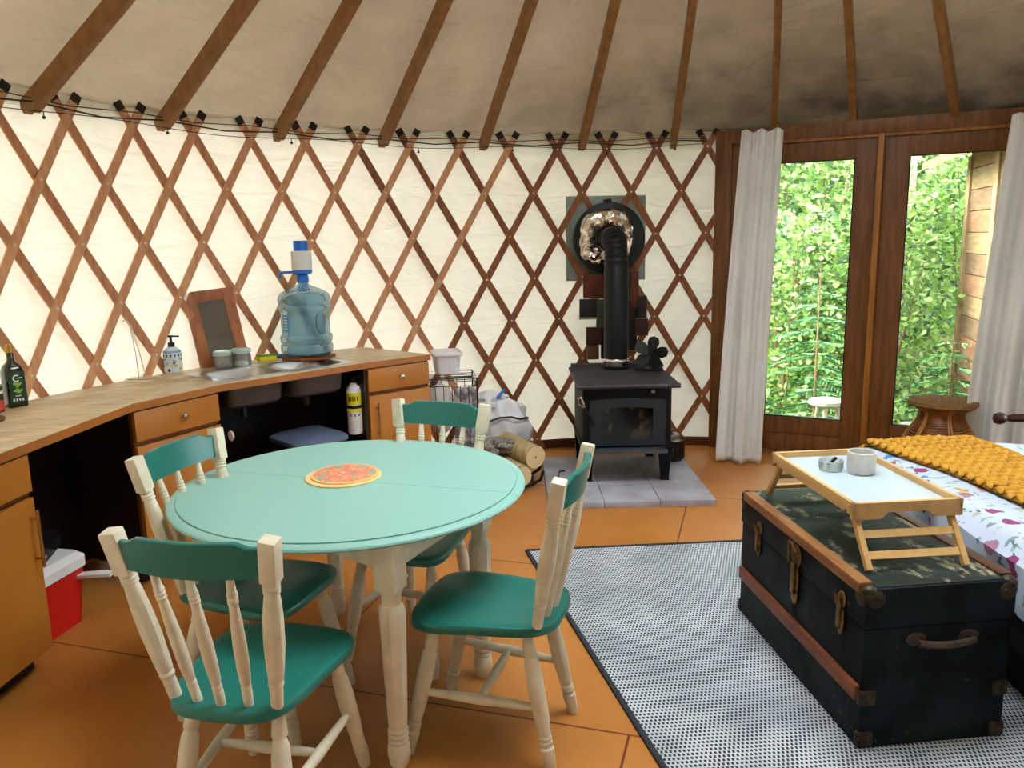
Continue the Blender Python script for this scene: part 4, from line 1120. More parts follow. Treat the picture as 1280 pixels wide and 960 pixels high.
nz = N.new('ShaderNodeTexNoise'); nz.inputs['Scale'].default_value = 3; L.new(tc.outputs['Object'], nz.inputs['Vector'])
rp = N.new('ShaderNodeValToRGB'); rp.color_ramp.elements[0].color = lin('#a3a8ad'); rp.color_ramp.elements[1].color = lin('#c4c8cc'); rp.color_ramp.elements[0].position = .35; rp.color_ramp.elements[1].position = .65; L.new(nz.outputs['Fac'], rp.inputs['Fac'])
mx = N.new('ShaderNodeMixRGB'); mx.inputs[2].default_value = lin('#202329'); L.new(dot, mx.inputs[0]); L.new(rp.outputs['Color'], mx.inputs[1]); L.new(mx.outputs[0], b.inputs['Base Color'])
rg = thing('area_rug', 'flatwoven grey-white rug with small dark dots and black edge on the ochre floor', 'rug', (.062, 4.03, 0), radians(3.6))
ML = Matrix(((1, .0), (0, 1)))
m = MB(); W_, H_ = 2.5, 3.3
sk = .153   # the left edge runs slightly askew
def rp_(u, v): return (u+sk*v*.6 if False else u+ .155*v*(1-u/W_), -v)
m.prism([(0, 0), (0+.155*H_, -H_), (W_, -H_), (W_, 0)][::-1], .001, .007); m.build('weave', rm, rg)
m = MB(); bd = mat('rug_binding', '#2a2c31', .9, bump=.4, bscale=200)
for p, q in (((0, 0, .006), (.155*H_, -H_, .006)), ((0, 0, .006), (W_, 0, .006))): m.beam(p, q, .022, .010, bev=.003)
m.build('binding', bd, rg)

# ------------------------------------------------------------------ steamer trunk
tk = thing('travel_chest', 'old black storage trunk with wooden slats and brass locks on the rug', 'trunk', (1.10, 2.31, .0075), radians(6.0))
tm = mat('trunk_black', '#0a0d10', .6, spec=.15, var='#1b262d', scale=6, bump=.25, bscale=30)
N, L, b = nodes(tm)
# scuffs
tc = N.new('ShaderNodeTexCoord'); nz = N.new('ShaderNodeTexNoise'); nz.inputs['Scale'].default_value = 26; nz.inputs['Detail'].default_value = 7; nz.inputs['Distortion'].default_value = 1; L.new(tc.outputs['Object'], nz.inputs['Vector'])
rp = N.new('ShaderNodeValToRGB'); rp.color_ramp.elements[0].position = .70; rp.color_ramp.elements[1].position = .76; L.new(nz.outputs['Fac'], rp.inputs['Fac'])
old = b.inputs['Base Color'].links[0].from_socket
mx = N.new('ShaderNodeMixRGB'); mx.inputs[2].default_value = lin('#6b6a5c'); L.new(rp.outputs['Color'], mx.inputs[0]); L.new(old, mx.inputs[1]); L.new(mx.outputs[0], b.inputs['Base Color'])
tt = mat('trunk_lid_worn', '#10171a', .55, spec=.3, var='#1e2a24', scale=6, bump=.3, bscale=25)
N, L, b = nodes(tt)
tc = N.new('ShaderNodeTexCoord'); mp = N.new('ShaderNodeMapping'); mp.inputs['Scale'].default_value = (1, .55, 1); L.new(tc.outputs['Object'], mp.inputs['Vector'])
nz = N.new('ShaderNodeTexNoise'); nz.inputs['Scale'].default_value = 9; nz.inputs['Detail'].default_value = 9; nz.inputs['Roughness'].default_value = .72; L.new(mp.outputs[0], nz.inputs['Vector'])
rp = N.new('ShaderNodeValToRGB'); rp.color_ramp.elements[0].position = .545; rp.color_ramp.elements[1].position = .62; L.new(nz.outputs['Fac'], rp.inputs['Fac'])
old = b.inputs['Base Color'].links[0].from_socket
mx = N.new('ShaderNodeMixRGB'); mx.inputs[2].default_value = lin('#a59a7c'); L.new(rp.outputs['Color'], mx.inputs[0]); L.new(old, mx.inputs[1]); L.new(mx.outputs[0], b.inputs['Base Color'])
m = MB(); TW, TL, TH = .50, .985, .553
m.box((0, 0, 0), (TW, TL, .415), bev=.006); m.build('trunk_body', tm, tk)
m = MB(); m.box((-.004, -.004, .418), (TW+.004, TL+.004, TH), bev=.006); lid = m.build('lid', tm, tk)
m = MB(); m.box((.035, .005, TH), (TW-.035, TL-.005, TH+.003)); m.build('lid_top', tt, lid)
sw = mat('trunk_slat', '#9a6636', .5, var='#7c4c24', scale=7, stretch=(6, 1, 6), bump=.2)
m = MB(); m.box((-.012, .03, TH-.028), (.034, TL-.03, TH+.010), bev=.006); m.build('slat', sw, lid)
m = MB(); m.box((TW-.034, .03, TH-.028), (TW+.012, TL-.03, TH+.010), bev=.006); m.build('slat', mat('trunk_slat_dark', '#5c3420', .5, var='#45260f', scale=7, stretch=(6, 1, 6)), lid)
m = MB(); m.box((-.016, .012, .165), (.004, TL-.012, .218), bev=.005); m.build('band', mat('trunk_band', '#84451f', .5, var='#6a3416', scale=7, stretch=(6, 1, 6), bump=.2), tk)
cap_m = mat('corner_iron', '#241f19', .5, .5, var='#4a3c28', scale=60)
for x in (0, TW):
    for y in (0, TL):
        sx = 1 if x == 0 else -1; sy = 1 if y == 0 else -1
        m = MB(); m.ball((x+sx*.014, y+sy*.014, TH-.014), .026, (1, 1, .85), None, 14, 10)
        m.ball((x+sx*.028, y-sy*.004, TH-.035), 1, (.030, .006, .030), None, 14, 8); m.ball((x-sx*.004, y+sy*.028, TH-.035), 1, (.008, .032, .032), None, 14, 8)
        m.ball((x+sx*.04, y-sy*.011, TH-.03), .005, (1, 1, 1), None, 8, 6)
        m.build('corner_cap', cap_m, lid)
        for z in (.02, .165):
            m = MB(); m.box((min(x-sx*.007, x+sx*.05), min(y-sy*.007, y+sy*.02), z-.015), (max(x-sx*.007, x+sx*.05), max(y-sy*.007, y+sy*.02), z+.04), bev=.012)
            m.ball((x+sx*.02, y-sy*.008, z+.02), .007, (1, 1, 1), None, 8, 6)
            m.build('corner_iron', cap_m, tk)
m = MB(); m.beam((-.003, .001, .0), (-.003, .001, .553), .008, .008); m.build('corner_edge', mat('worn_edge', '#4c4434', .6, var='#1b1a17', scale=30), tk)
def plate(m, y, z, w, h, x=-.009, t=.008): m.ball((x, y, z), 1, (t, w/2, h/2), None, 16, 12)
lk = MB(); plate(lk, .46, .475, .075, .085); plate(lk, .46, .385, .05, .13); plate(lk, .46, .315, .045, .06)
lk.tube([(-.022, .435, .50), (-.03, .45, .53), (-.03, .475, .53), (-.026, .488, .49), (-.024, .485, .44)], .006, 8); lk.box((-.024, .445, .33), (-.008, .475, .45), bev=.004)
lk.build('lock', brass, tk)
for y in (.13, .79):
    m = MB(); plate(m, y, .46, .045, .06); plate(m, y, .39, .036, .11); m.box((-.022, y-.012, .36), (-.006, y+.012, .47), bev=.004); m.tube([(-.02, y-.014, .44), (-.027, y-.01, .475), (-.027, y+.01, .475), (-.02, y+.014, .44)], .004, 6); m.build('latch', brass, tk)
m = MB()
for x in (.17, .35): m.ball((x, -.006, .375), 1, (.035, .007, .022), None, 14, 10); m.cyl((x, -.006, .375), (x, -.03, .375), .008, n=10)
m.tube([(.165+.19*i/12, -.03-.008*sin(pi*i/12), .372-.006*sin(pi*i/12)) for i in range(13)], .012, 8)
m.build('end_handle', mat('handle_leather', '#241810', .5, var='#4a3220', scale=30), tk)

# ------------------------------------------------------------------ bed tray
TRZ = .571
ty = thing('bed_tray', 'pale wooden bed tray table with white top standing on the black trunk', 'tray table', (1.283, 2.832, TRZ), radians(4.8))
pw_ = mat('pale_beech', '#d6ae72', .45, var='#caa064', scale=5, stretch=(6, 1, 6))
w, l = .385, .655
m = MB()
m.box((-w/2, -l/2, .163), (-w/2+.016, l/2, .207), bev=.002); m.box((w/2-.016, -l/2, .163), (w/2, l/2, .207), bev=.002)
# end rails with hand hold cut-out below
def endr(y):
    pts = [(-w/2, .150), (-w/2+.10, .150), (-w/2+.125, .172), (w/2-.125, .172), (w/2-.10, .150), (w/2, .150), (w/2, .207), (-w/2, .207)]
    m.prism(pts, 0, .016, Matrix(((1, 0, 0, 0), (0, 0, 1, y), (0, 1, 0, 0), (0, 0, 0, 1))))
endr(-l/2); endr(l/2-.016)
m.build('frame', pw_, ty)
m = MB(); m.box((-w/2+.016, -l/2+.016, .176), (w/2-.016, l/2-.016, .184)); m.build('tray_surface', mat('white_laminate', '#bccad4', .22), ty)
for s in (-1, 1):
    y0, y1 = s*(l/2-.045), s*(l/2+.075); z1 = .002
    ax = Vector((0, y0-y1, .165-z1)).normalized()
    lg = None
    for x in (-w/2+.026, w/2-.026):
        m = MB(); m.beam((x, y1, z1+.002), (x, y0, .172), .020, .022, (0, 1, 0), bev=.002)
        o_ = m.build('leg', pw_, ty)
    for t_ in (.24, .58):
        c0 = Vector((0, y1, z1)).lerp(Vector((0, y0, .172)), t_)
        m = MB(); m.beam((-w/2+.03, c0.y, c0.z), (w/2-.03, c0.y, c0.z), .010, .026, ax); m.build('crossbar', pw_, ty)
    m = MB()
    for x in (-w/2, w/2): m.cyl((x-.003, y0, .168), (x+.003, y0, .168), .005, n=10)
    m.build('pivot_bolt', brass, ty)
mg = thing('mug', 'white ceramic cup without visible handle on the bed tray', 'cup', (1.327, 2.905, TRZ+.185))
m = MB(); m.lathe([(.001, .003), (.042, .003), (.045, 0), (.047, .003), (.051, .015), (.052, .07), (.051, .083), (.048, .085), (.046, .082), (.046, .02), (.04, .012), (.001, .010)], n=44, cap=False); m.build('cup_body', mat('glazed_white', '#dcdad2', .3, var='#cfccc2', scale=20), mg)
ag = thing('glass_ashtray', 'small clear glass ashtray with dark ash left of the white cup', 'ashtray', (1.232, 2.955, TRZ+.185))
m = MB(); m.lathe([(.001, 0), (.040, 0), (.045, .01), (.046, .036), (.043, .040), (.038, .036), (.036, .012), (.001, .010)], n=36, cap=False); m.build('glass_body', glass_thin('ashtray_glass', '#f6f9f8', .1, .3), ag)
m = MB(); m.beam((-.012, 0, .016), (.022, .008, .045), .009, .008); m.ball((-.01, -.012, .015), .010, (1.3, .8, .4), None, 10, 6); m.build('ash', black_void, ag)

# ------------------------------------------------------------------ bed
bd = thing('bed', 'low bed with white floral duvet beside the trunk', 'bed', (1.66, 2.12, 0), radians(-2.2))
fl = mat('floral_duvet', '#c3cddd', .8)
N, L, b = nodes(fl)
tc = N.new('ShaderNodeTexCoord')
def blobs(scale, th, cols, seed, dist=0., stretch=(1, 1, 1), rot=0., ns=9):
    mp = N.new('ShaderNodeMapping'); mp.inputs['Location'].default_value = (seed*1.7, seed*.9, seed); mp.inputs['Scale'].default_value = stretch; mp.inputs['Rotation'].default_value = (0, 0, rot)
    L.new(tc.outputs['Object'], mp.inputs['Vector'])
    nz = N.new('ShaderNodeTexNoise'); nz.inputs['Scale'].default_value = ns*2; L.new(mp.outputs[0], nz.inputs['Vector'])
    vm = N.new('ShaderNodeVectorMath'); vm.operation = 'MULTIPLY_ADD'; vm.inputs[1].default_value = (dist,)*3; L.new(nz.outputs['Color'], vm.inputs[0]); L.new(mp.outputs[0], vm.inputs[2])
    vo = N.new('ShaderNodeTexVoronoi'); vo.inputs['Scale'].default_value = scale; vo.inputs['Randomness'].default_value = .9; L.new(vm.outputs[0], vo.inputs['Vector'])
    lt = N.new('ShaderNodeMath'); lt.operation = 'LESS_THAN'; lt.inputs[1].default_value = th; L.new(vo.outputs['Distance'], lt.inputs[0])
    sp = N.new('ShaderNodeSeparateColor'); L.new(vo.outputs['Color'], sp.inputs[0])
    rp = N.new('ShaderNodeValToRGB'); rp.color_ramp.interpolation = 'CONSTANT'; e = rp.color_ramp.elements
    e[0].color = lin(cols[0]); e[1].position = 1/len(cols); e[1].color = lin(cols[1])
    for i, c_ in enumerate(cols[2:]): q_ = e.new((i+2)/len(cols)); q_.color = lin(c_)
    L.new(sp.outputs[0], rp.inputs['Fac'])
    # only some cells carry a motif
    gt = N.new('ShaderNodeMath'); gt.operation = 'GREATER_THAN'; gt.inputs[1].default_value = .25; L.new(sp.outputs[1], gt.inputs[0])
    mu = N.new('ShaderNodeMath'); mu.operation = 'MULTIPLY'; L.new(lt.outputs[0], mu.inputs[0]); L.new(gt.outputs[0], mu.inputs[1])
    return mu.outputs[0], rp.outputs['Color']
base = None
prev = None
for args in ((11, .27, ['#8fb0a8', '#a9b39a', '#7f8f9a', '#b9c3c8'], 3.1, .10, (1, 2.2, 1), .6), (13, .24, ['#55708a', '#5f7f74', '#9aa3a0', '#44606a'], 7.7, .12, (3.4, 1, 1), .3),
             (8, .25, ['#b0407c', '#c4639a', '#2f86c4', '#d59a8c', '#8e3a6e', '#a8788e'], 1.3, .05, (1, 1, 1), 0)):
    mk, colr = blobs(*args)
    mx = N.new('ShaderNodeMixRGB'); L.new(mk, mx.inputs[0]); L.new(colr, mx.inputs[2])
    if prev is None: mx.inputs[1].default_value = lin('#c1ccdd')
    else: L.new(prev, mx.inputs[1])
    prev = mx.outputs[0]
L.new(prev, b.inputs['Base Color'])
BWX, BLY = 2.1, 1.74
def duv(u, v):
    # u across x (with hem both sides), v along y
    def axis(t, Ln, drop):
        tot = Ln+2*drop; s_ = t*tot
        if s_ < drop: return 0., (drop-s_)
        if s_ > drop+Ln: return Ln, (s_-drop-Ln)
        return s_-drop, 0.
    x, dx = axis(u, BWX, .17); y, dy = axis(v, BLY, .17)
    z = .618-max(dx, dy)
    e = min(x, BWX-x, y, BLY-y)
    z -= .045*max(0, 1-e/.07)**2
    z += .010*sin(x*6+y*3)*sin(y*5-x*2)*(e > .02)+.004*sin(x*17+y*9)
    o = Vector((x, y, z))
    if dx or dy:
        wv = .018*sin(y*11+x*7)+.010*sin(y*23+1)
        if dx: o.x += (-1 if u < .5 else 1)*(wv*min(1, dx*8)+.012)
        if dy: o.y += (-1 if v < .5 else 1)*(wv*min(1, dy*8)+.012)
    return o
m = MB(); m.grid(duv, 150, 150); m.build('duvet', fl, bd)
m = MB(); m.box((.04, .04, .22), (BWX-.04, BLY-.04, .55), bev=.03); m.build('mattress', mat('mattress_dark', '#1e2026', .8), bd)
m = MB(); m.box((.14, .16, .0), (BWX-.1, BLY-.16, .22)); m.build('base', mat('bed_base', '#15120f', .8), bd)
# a few butterflies printed on the cover
for (bx_, by_, rr_, cc_) in ((.16, .42, .5, '#e7a08c'), (.55, .30, -.6, '#d98d7c'), (.12, .95, 1.2, '#d9b06e')):
    m = MB()
    for s in (-1, 1):
        pts = [Vector((s*.003, 0, 0)), Vector((s*.030, .026, 0)), Vector((s*.042, .012, 0)), Vector((s*.026, -.004, 0)), Vector((s*.030, -.022, 0)), Vector((s*.014, -.026, 0)), Vector((s*.003, -.008, 0))]
        R_ = Rz(rr_)
        vs = []
        for p in pts:
            q = R_ @ p; x, y = bx_+q.x, by_+q.y
            e = min(x, BWX-x, y, BLY-y)
            z = .618-.045*max(0, 1-e/.07)**2+.010*sin(x*6+y*3)*sin(y*5-x*2)+.004*sin(x*17+y*9)+.0025
            vs.append(m.bm.verts.new((x, y, z)))
        m.bm.faces.new(vs)
    m.build('printed_butterfly', mat('print_peach', cc_, .8), bd, fix=True)

# chunky knitted throw, laid askew across the foot of the bed
kt = mat('mustard_wool', '#d39c2c', .9, var='#bd8420', scale=30, bump=.5, bscale=90)
kn = thing('knitted_throw', 'mustard yellow chunky knitted throw laid across the floral duvet', 'throw', (1.752, 3.88, .625))
dv = Vector((.175, -.985, 0)).normalized(); dw = Vector((.985, .175, 0)).normalized()
def ksurf(s_, w_):
    p = dv*s_+dw*w_
    x, y = p.x+1.752-1.66, p.y+3.88-2.12
    z = .0
    e = BLY-y
    zz = .010*sin(x*6+y*3)*sin(y*5-x*2)-.045*max(0, 1-max(0, min(e, x))/.07)**2
    if e < 0: zz -= (-e)*1.2
    return Vector((p.x, p.y, zz))
m = MB(); m.grid(lambda u, v: ksurf(1.72*u, .50*v)+Vector((0, 0, .004)), 60, 16); m.build('backing', mat('wool_shadow', '#8a5f14', .95), kn, solid=.008)
m = MB()
rowp = .052; ncol = 9; nrow = int(1.72/rowp)
rnd = random.Random(2)
for i in range(nrow):
    for j in range(ncol):
        for s in (-1, 1):
            c_ = ksurf(i*rowp+.02+rnd.uniform(-.004, .004), (j+.5)*.50/ncol+s*.013)
            MM = Matrix.Rotation(atan2(dv.y, dv.x)+s*.72+rnd.uniform(-.1, .1), 4, 'Z')
            m.ball(c_+Vector((0, 0, .016+rnd.uniform(-.002, .003))), 1, (.043, .0135, .0125), MM, 8, 6)
m.build('stitches', kt, kn)

# turned rail end beyond the bed
m = MB(); m.turned((2.60, 4.16, .655), (3.5, 4.10, .655), [(0, .010, 0), (.012, .028, 0), (.035, .034, 0), (.06, .028, 0), (.075, .014, 0), (.10, .020, 0), (.12, .022, 0), (.3, .02, 0), (1, .02, 0)], up=(0, 0, 1))
m.cyl((3.2, 4.12, 0), (3.2, 4.12, .655), .022)
tag(m.build('turned_rail', mat('dark_turned_wood', '#3b1a12', .35)), 'dark turned wooden rail end with a knob beyond the bed at the right edge', 'rail')

# rattan stool
rs = thing('rattan_stool', 'hourglass rattan stool with wide rim between the bed and the glass door', 'stool', (2.86, 5.13, 0))
ra = mat('rattan', '#a2622c', .45, var='#7f441a', scale=14)
m = MB()
prof = [(.24, 0), (.245, .1), (.24, .2), (.22, .28), (.18, .35), (.145, .40), (.128, .44), (.125, .475), (.14, .495), (.19, .515), (.205, .525)]
def pr_(t):
    k = t*(len(prof)-1); i = min(int(k), len(prof)-2); q = k-i
    return prof[i][0]*(1-q)+prof[i+1][0]*q, prof[i][1]*(1-q)+prof[i+1][1]*q
m.lathe([(r-.008, z) for r, z in prof], n=40, cap=False); m.build('core', mat('rattan_shadow', '#4a2410', .7), rs)
m = MB()
for k in range(34):
    r, z = pr_(k/34*.87); m.tube([(r*cos(a), r*sin(a), z+.003*sin(3*a+k)) for a in [2*pi*i/36 for i in range(36)]], .0062, 6, closed=True)
m.build('coils', ra, rs)
m = MB()
for k in range(6):
    a = k*pi/3+.35
    for da in (-.05, .05): m.tube([(( pr_(t/12*.86)[0]+.009)*cos(a+da), (pr_(t/12*.86)[0]+.009)*sin(a+da), pr_(t/12*.86)[1]) for t in range(13)], .006, 6)
m.build('ribs', mat('rattan_light', '#b97a3c', .45), rs)
m = MB(); m.lathe([(.001, .512), (.15, .512), (.20, .518), (.214, .532), (.205, .542), (.15, .534), (.08, .528), (.001, .527)], n=48, cap=False); 
for k in range(14): m.tube([((.03+.0135*k)*cos(a), (.03+.0135*k)*sin(a), .531+.001*k+.002*sin(9*a+k)) for a in [2*pi*i/40 for i in range(40)]], .0052, 5, closed=True)
m.build('woven_rim', mat('seagrass', '#9a7444', .8, var='#7a5528', scale=50), rs)

# ------------------------------------------------------------------ outdoors
GZ = -.38
gm = mat('forest_floor', '#6b5a3c', .95, var='#4f5a30', scale=2.2, bump=.8, bscale=9)
def gf(u, v):
    x = -14+34*u; y = 5.9+22*v
    d = max(0, y-9); z = GZ+.05*sin(x*2.1+y)+.04*sin(x*4.7-y*3)+.16*d+.012*d*d
    return Vector((x, y, min(z, 9)))
m = MB(); m.grid(gf, 90, 70); struct(m.build('ground', gm))
m = MB(); m.prism([(-60, -60), (60, -60), (60, 60), (-60, 60)], GZ-.5, GZ-.4); struct(m.build('ground', gm))
leafs = [mat('leaf_fresh', '#82a04a', .5), mat('leaf_mid', '#60803a', .5), mat('leaf_deep', '#35502a', .55), mat('leaf_pale', '#adb878', .5)]
for lm in leafs:
    N, L, b = nodes(lm)
    t = N.new('ShaderNodeBsdfTranslucent'); t.inputs['Color'].default_value = b.inputs['Base Color'].default_value
    mx = N.new('ShaderNodeMixShader'); mx.inputs[0].default_value = .4; L.new(b.outputs[0], mx.inputs[1]); L.new(t.outputs[0], mx.inputs[2]); L.new(mx.outputs[0], N['Material Output'].inputs['Surface'])
twig = mat('twig_brown', '#6b5238', .9)
def gh(x, y):
    d = max(0, y-9); return GZ+.16*d+.012*d*d
def leaf_at(m, c, s, rnd, up=.7):
    n = Vector((rnd.gauss(0, 1), rnd.gauss(-.5, 1), rnd.gauss(up*2, 1))).normalized()
    a = n.orthogonal().normalized(); a = Matrix.Rotation(rnd.uniform(0, 6.28), 3, n) @ a; b_ = n.cross(a)
    fold = n*s*.12
    pts = [c-a*s, c-a*s*.2+b_*s*.62-fold, c+a*s*.55+b_*s*.42-fold, c+a*s*1.15, c+a*s*.55-b_*s*.42-fold, c-a*s*.2-b_*s*.62-fold]
    V = [m.bm.verts.new(p) for p in pts]
    mi = rnd.choices((0, 1, 2, 3), (4, 4, 2, 2))[0]
    for q in ((0, 1, 2, 3), (0, 3, 4, 5)):
        f = m.bm.faces.new([V[i] for i in q]); f.material_index = mi
def shrub(name, label, cat, x, y, h, w, n, s, seed, z0=None):
    rnd = random.Random(seed); base = Vector((x, y, gh(x, y) if z0 is None else z0))
    o = thing(name, label, cat, tuple(base), 0, 'shrubs and saplings outside the glass door')
    mt = MB(); ml = MB(); tips = []
    for k in range(7):
        a = rnd.uniform(0, 2*pi); pts = [Vector((0, 0, -.1))]; p = Vector((0, 0, 0))
        L_ = h*rnd.uniform(.7, 1.05)
        for i in range(7):
            p = p+Vector((cos(a)*w*.11*rnd.random(), sin(a)*w*.11*rnd.random(), L_/7)); pts.append(p.copy())
        mt.tube(pts, .014*h/2, 5, rf=lambda t: 1-.75*t); tips.append(pts)
    mt.build('stems', twig, o)
    for k in range(n):
        z = h*rnd.random()**.8; r = w*sqrt(rnd.random())*(.55+.45*sin(pi*min(1, z/h*.9+.1))); a = rnd.uniform(0, 2*pi)
        c = Vector((r*cos(a), r*sin(a)*.7, z+.03))
        for q in range(2): leaf_at(ml, c+Vector((rnd.gauss(0, .06), rnd.gauss(0, .06), rnd.gauss(0, .06))), s*rnd.uniform(.35, .9), rnd)
    ml.build('foliage', leafs, o, fix=False)
def spruce(label, x, y, h, w, seed):
    rnd = random.Random(seed); o = thing('spruce_sapling', label, 'spruce', (x, y, gh(x, y)), 0, 'young spruces outside the glass door')
    mt = MB(); mt.cyl((0, 0, -.1), (0, 0, h), .022*h/2, .004, 8); mt.build('trunk', twig, o)
    ml = MB(); tiers = int(h/.13)
    for i in range(tiers):
        z = .18+(h-.2)*i/tiers; R_ = w*(1-i/tiers)**.8+.05
        for k in range(7):
            a = rnd.uniform(0, 2*pi); d = Vector((cos(a), sin(a), -.18)); L_ = R_*rnd.uniform(.7, 1.1)
            side = Vector((-sin(a), cos(a), 0))
            st_ = int(L_/.035)
            for q in range(2, st_):
                t = q/st_; c = Vector((0, 0, z))+d*L_*t+Vector((0, 0, -.12*L_*t*t))
                for s in (-1, 1):
                    e = c+(side*s*.8+d*.7).normalized()*(.035+.10*(1-t))*(.6+.5*rnd.random())+Vector((0, 0, rnd.uniform(-.02, .012)))
                    wv = Vector((0, 0, .007))+d*.008
                    V = [ml.bm.verts.new(v) for v in (c-wv, c+wv, e+wv*.6, e-wv*.6)]
                    f = ml.bm.faces.new(V); f.material_index = rnd.choice((1, 1, 0, 2))
    ml.build('needles', [mat('needle_light', '#6f9858', .6), mat('needle_mid', '#47753e', .6), mat('needle_dark', '#2c5030', .6)], o, fix=False)
E1 = [
 (2.9, 8.3, 2.2, .8, 1300, .055), (3.85, 8.05, 2.4, .7, 1400, .055), (3.6, 9.3, 3.0, 1.1, 2200, .065), (5.3, 8.9, 3.0, 1.1, 2000, .06), (2.6, 10.0, 3.3, 1.2, 2300, .07),
 (4.6, 10.4, 3.8, 1.3, 2800, .07), (6.4, 10.3, 4.0, 1.4, 2600, .07), (3.4, 11.8, 4.2, 1.5, 2900, .08), (5.6, 12.0, 4.6, 1.6, 3000, .08), (7.4, 12.2, 4.6, 1.6, 2800, .08), (4.4, 13.8, 5.2, 1.9, 3200, .10), (6.8, 14.2, 5.5, 2.0, 3200, .10), (2.4, 13.0, 5.0, 1.7, 2600, .09), (8.8, 13.6, 5.4, 2.0, 2600, .10)]
where = ['nearest through the left pane', 'nearest through the right pane', 'in the middle of the left pane', 'beside the wooden shed', 'at the left edge behind the left curtain',
 'behind the mullion of the glass door', 'above the shed roof', 'farther back in the left pane', 'farther back in the right pane', 'behind the shed', 'in the background of the left pane', 'in the background of the right pane', 'in the background at the far left of the left pane', 'in the background behind the right curtain']
for i, (e_, wh) in enumerate(zip(E1, where)):
    shrub('leafy_shrub', 'broad-leaved bright green shrub outdoors, ' + wh, 'shrub', *e_, 100+i)
spruce('young green spruce outdoors in the lower middle of the left pane', 2.95, 7.55, 1.75, .75, 5)
spruce('young green spruce outdoors low in the right pane behind the stool', 4.15, 7.35, 1.15, .6, 6)
spruce('taller young spruce outdoors behind the stump at the left pane', 3.4, 8.7, 2.4, .9, 8)
# undergrowth
m = MB(); rnd = random.Random(44)
for k in range(5200):
    x = rnd.uniform(1.6, 7); y = rnd.uniform(6.6, 10.5); leaf_at(m, Vector((x, y, gh(x, y)+.05+rnd.random()**2*.35)), rnd.uniform(.02, .05), rnd, .9)
ug = m.build('undergrowth', leafs, fix=False); tag(ug, 'low green undergrowth covering the forest floor outside the door', 'undergrowth', kind='stuff')
# stump stool, rock, tree trunk
so = thing('stump_table', 'small weathered wooden stump table outside the left glass pane', 'stump table', (2.86, 7.02, GZ))
m = MB(); m.lathe([(.001, .50), (.15, .50), (.165, .515), (.16, .545), (.001, .55)], n=24, cap=False); m.build('top', mat('grey_wood', '#857c6d', .8, var='#625a4e', scale=12), so)
for k in range(3): 
    m = MB(); a = k*2.1; m.cyl((.15*cos(a), .15*sin(a), 0), (.09*cos(a), .09*sin(a), .5), .022, n=8); m.build('leg', mat('grey_leg', '#7c7162', .8), so)
m = MB(); crumple(m, (3.72, 6.95, GZ+.12), .28, (1, .8, .8), 31, 16, .2)
tag(m.build('rock', mat('grey_rock', '#6f6c62', .9, var='#4c4a42', scale=12)), 'mossy grey rock low outside the right glass pane', 'rock')
m = MB(); m.cyl((4.75, 9.7, gh(4.75, 9.7)-.1), (4.95, 9.9, 5.5), .085, .06, 14)
tag(m.build('birch_trunk', mat('pale_trunk', '#a39a88', .9, var='#6f675a', scale=12, stretch=(1, 1, 5))), 'pale leaning tree trunk among the leaves outside the right pane', 'tree trunk')
# wooden shed at the right
sh = thing('garden_shed', 'weathered plank shed with overhanging roof outside the right glass pane', 'shed', (4.52, 7.95, GZ), 0)
sd = Vector((-.29, -.957, 0)).normalized(); sn = Vector((-sd.y, sd.x, 0))   # along the visible wall, towards us
if sn.x < 0: sn = -sn
MSH = Matrix(((sd.x, sn.x, 0, 0), (sd.y, sn.y, 0, 0), (0, 0, 1, 0), (0, 0, 0, 1)))
pk_ = [mat('plank_tan', '#806547', .8, var='#664c30', scale=5, stretch=(1, 1, 6)), mat('plank_brown', '#6b5037', .8, var='#553c28', scale=5, stretch=(1, 1, 6)), mat('plank_red', '#80573c', .8, var='#67432b', scale=5, stretch=(1, 1, 6))]
for k in range(14):
    m = MB(); m.box((0, 0, .02+.2*k), (1.95, .03, .02+.2*k+.192), MSH); m.build('plank', pk_[(k*5) % 3], sh)
m = MB(); m.box((0.02, .03, 0), (1.95, .06, 2.7), MSH); m.box((0, .0, 0), (.03, 1.5, 2.8), MSH); m.box((1.92, 0, 0), (1.95, 1.5, 2.8), MSH); m.build('wall_core', pk_[1], sh)
for x in (.04, .98, 1.9):
    m = MB(); m.box((x-.06, -.022, 0), (x+.06, .0, 2.74), MSH); m.build('batten', mat('batten_wood', '#8f7354', .8, var='#745636', scale=6), sh)
m = MB()
def rq(x, y, z): return MSH @ Vector((x, y, z))
V = [rq(-.45, -.35, 2.66), rq(2.2, -.35, 2.66), rq(2.2, 1.0, 3.25), rq(-.45, 1.0, 3.25)]
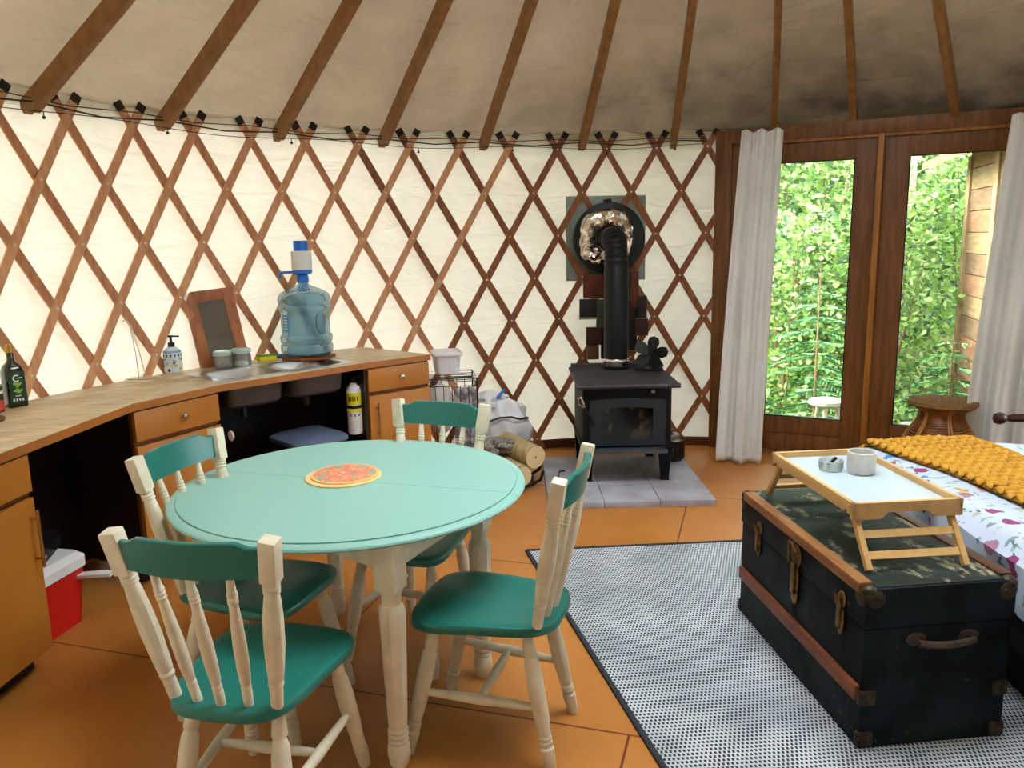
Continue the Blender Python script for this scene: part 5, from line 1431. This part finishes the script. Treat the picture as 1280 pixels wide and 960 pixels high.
m._new([v for v in V]+[v+Vector((0, 0, .07)) for v in V], [(0, 1, 2, 3), (7, 6, 5, 4), (0, 4, 5, 1), (1, 5, 6, 2), (2, 6, 7, 3), (3, 7, 4, 0)])
m.build('roof', mat('roof_board', '#8a6c3e', .8, var='#6f5228', scale=5), sh)

# ------------------------------------------------------------------ daylight and camera
w = bpy.data.worlds.new('sky'); SC.world = w; w.use_nodes = True
bg_ = w.node_tree.nodes['Background']; bg_.inputs['Color'].default_value = (.86, .94, 1.04, 1); bg_.inputs['Strength'].default_value = WORLD
sun = bpy.data.objects.new('sun', bpy.data.lights.new('sun', 'SUN')); COL.objects.link(sun)
sun.data.energy = SUNE; sun.data.angle = radians(25); sun.data.color = (1, .95, .86)
sun.rotation_euler = Vector(SUND).to_track_quat('-Z', 'Y').to_euler()
def portal(name, loc, nrm, sx, sy):
    l = bpy.data.lights.new(name, 'AREA'); l.shape = 'RECTANGLE'; l.size = sx; l.size_y = sy; l.cycles.is_portal = True
    o = bpy.data.objects.new(name, l); COL.objects.link(o); o.location = loc; o.rotation_euler = Vector(nrm).to_track_quat('-Z', 'Z' if abs(nrm[2]) < .9 else 'Y').to_euler()

f_px = 987.3; pitch = .1818; roll = -.0202
F = Vector((0, cos(pitch), -sin(pitch))); R0_ = Vector((1, 0, 0)); U0 = R0_.cross(F)
Rc = R0_*cos(roll)+U0*sin(roll); Uc = -R0_*sin(roll)+U0*cos(roll)
cam = bpy.data.objects.new('camera', bpy.data.cameras.new('camera')); COL.objects.link(cam)
cam.matrix_world = Matrix(((Rc.x, Uc.x, -F.x, 0), (Rc.y, Uc.y, -F.y, 0), (Rc.z, Uc.z, -F.z, 1.66175), (0, 0, 0, 1)))
cam.data.sensor_width = 36; cam.data.lens = f_px/1280*36; cam.data.clip_start = .05
SC.camera = cam
SC.view_settings.view_transform = 'Standard'; SC.view_settings.look = 'None'; SC.view_settings.gamma = 1; SC.view_settings.use_curve_mapping = False
SC.view_settings.exposure = EXPO
SC.cycles.use_denoising = True; SC.cycles.max_bounces = 12; SC.cycles.diffuse_bounces = 2; SC.cycles.transparent_max_bounces = 16
SC.cycles.sample_clamp_indirect = 6
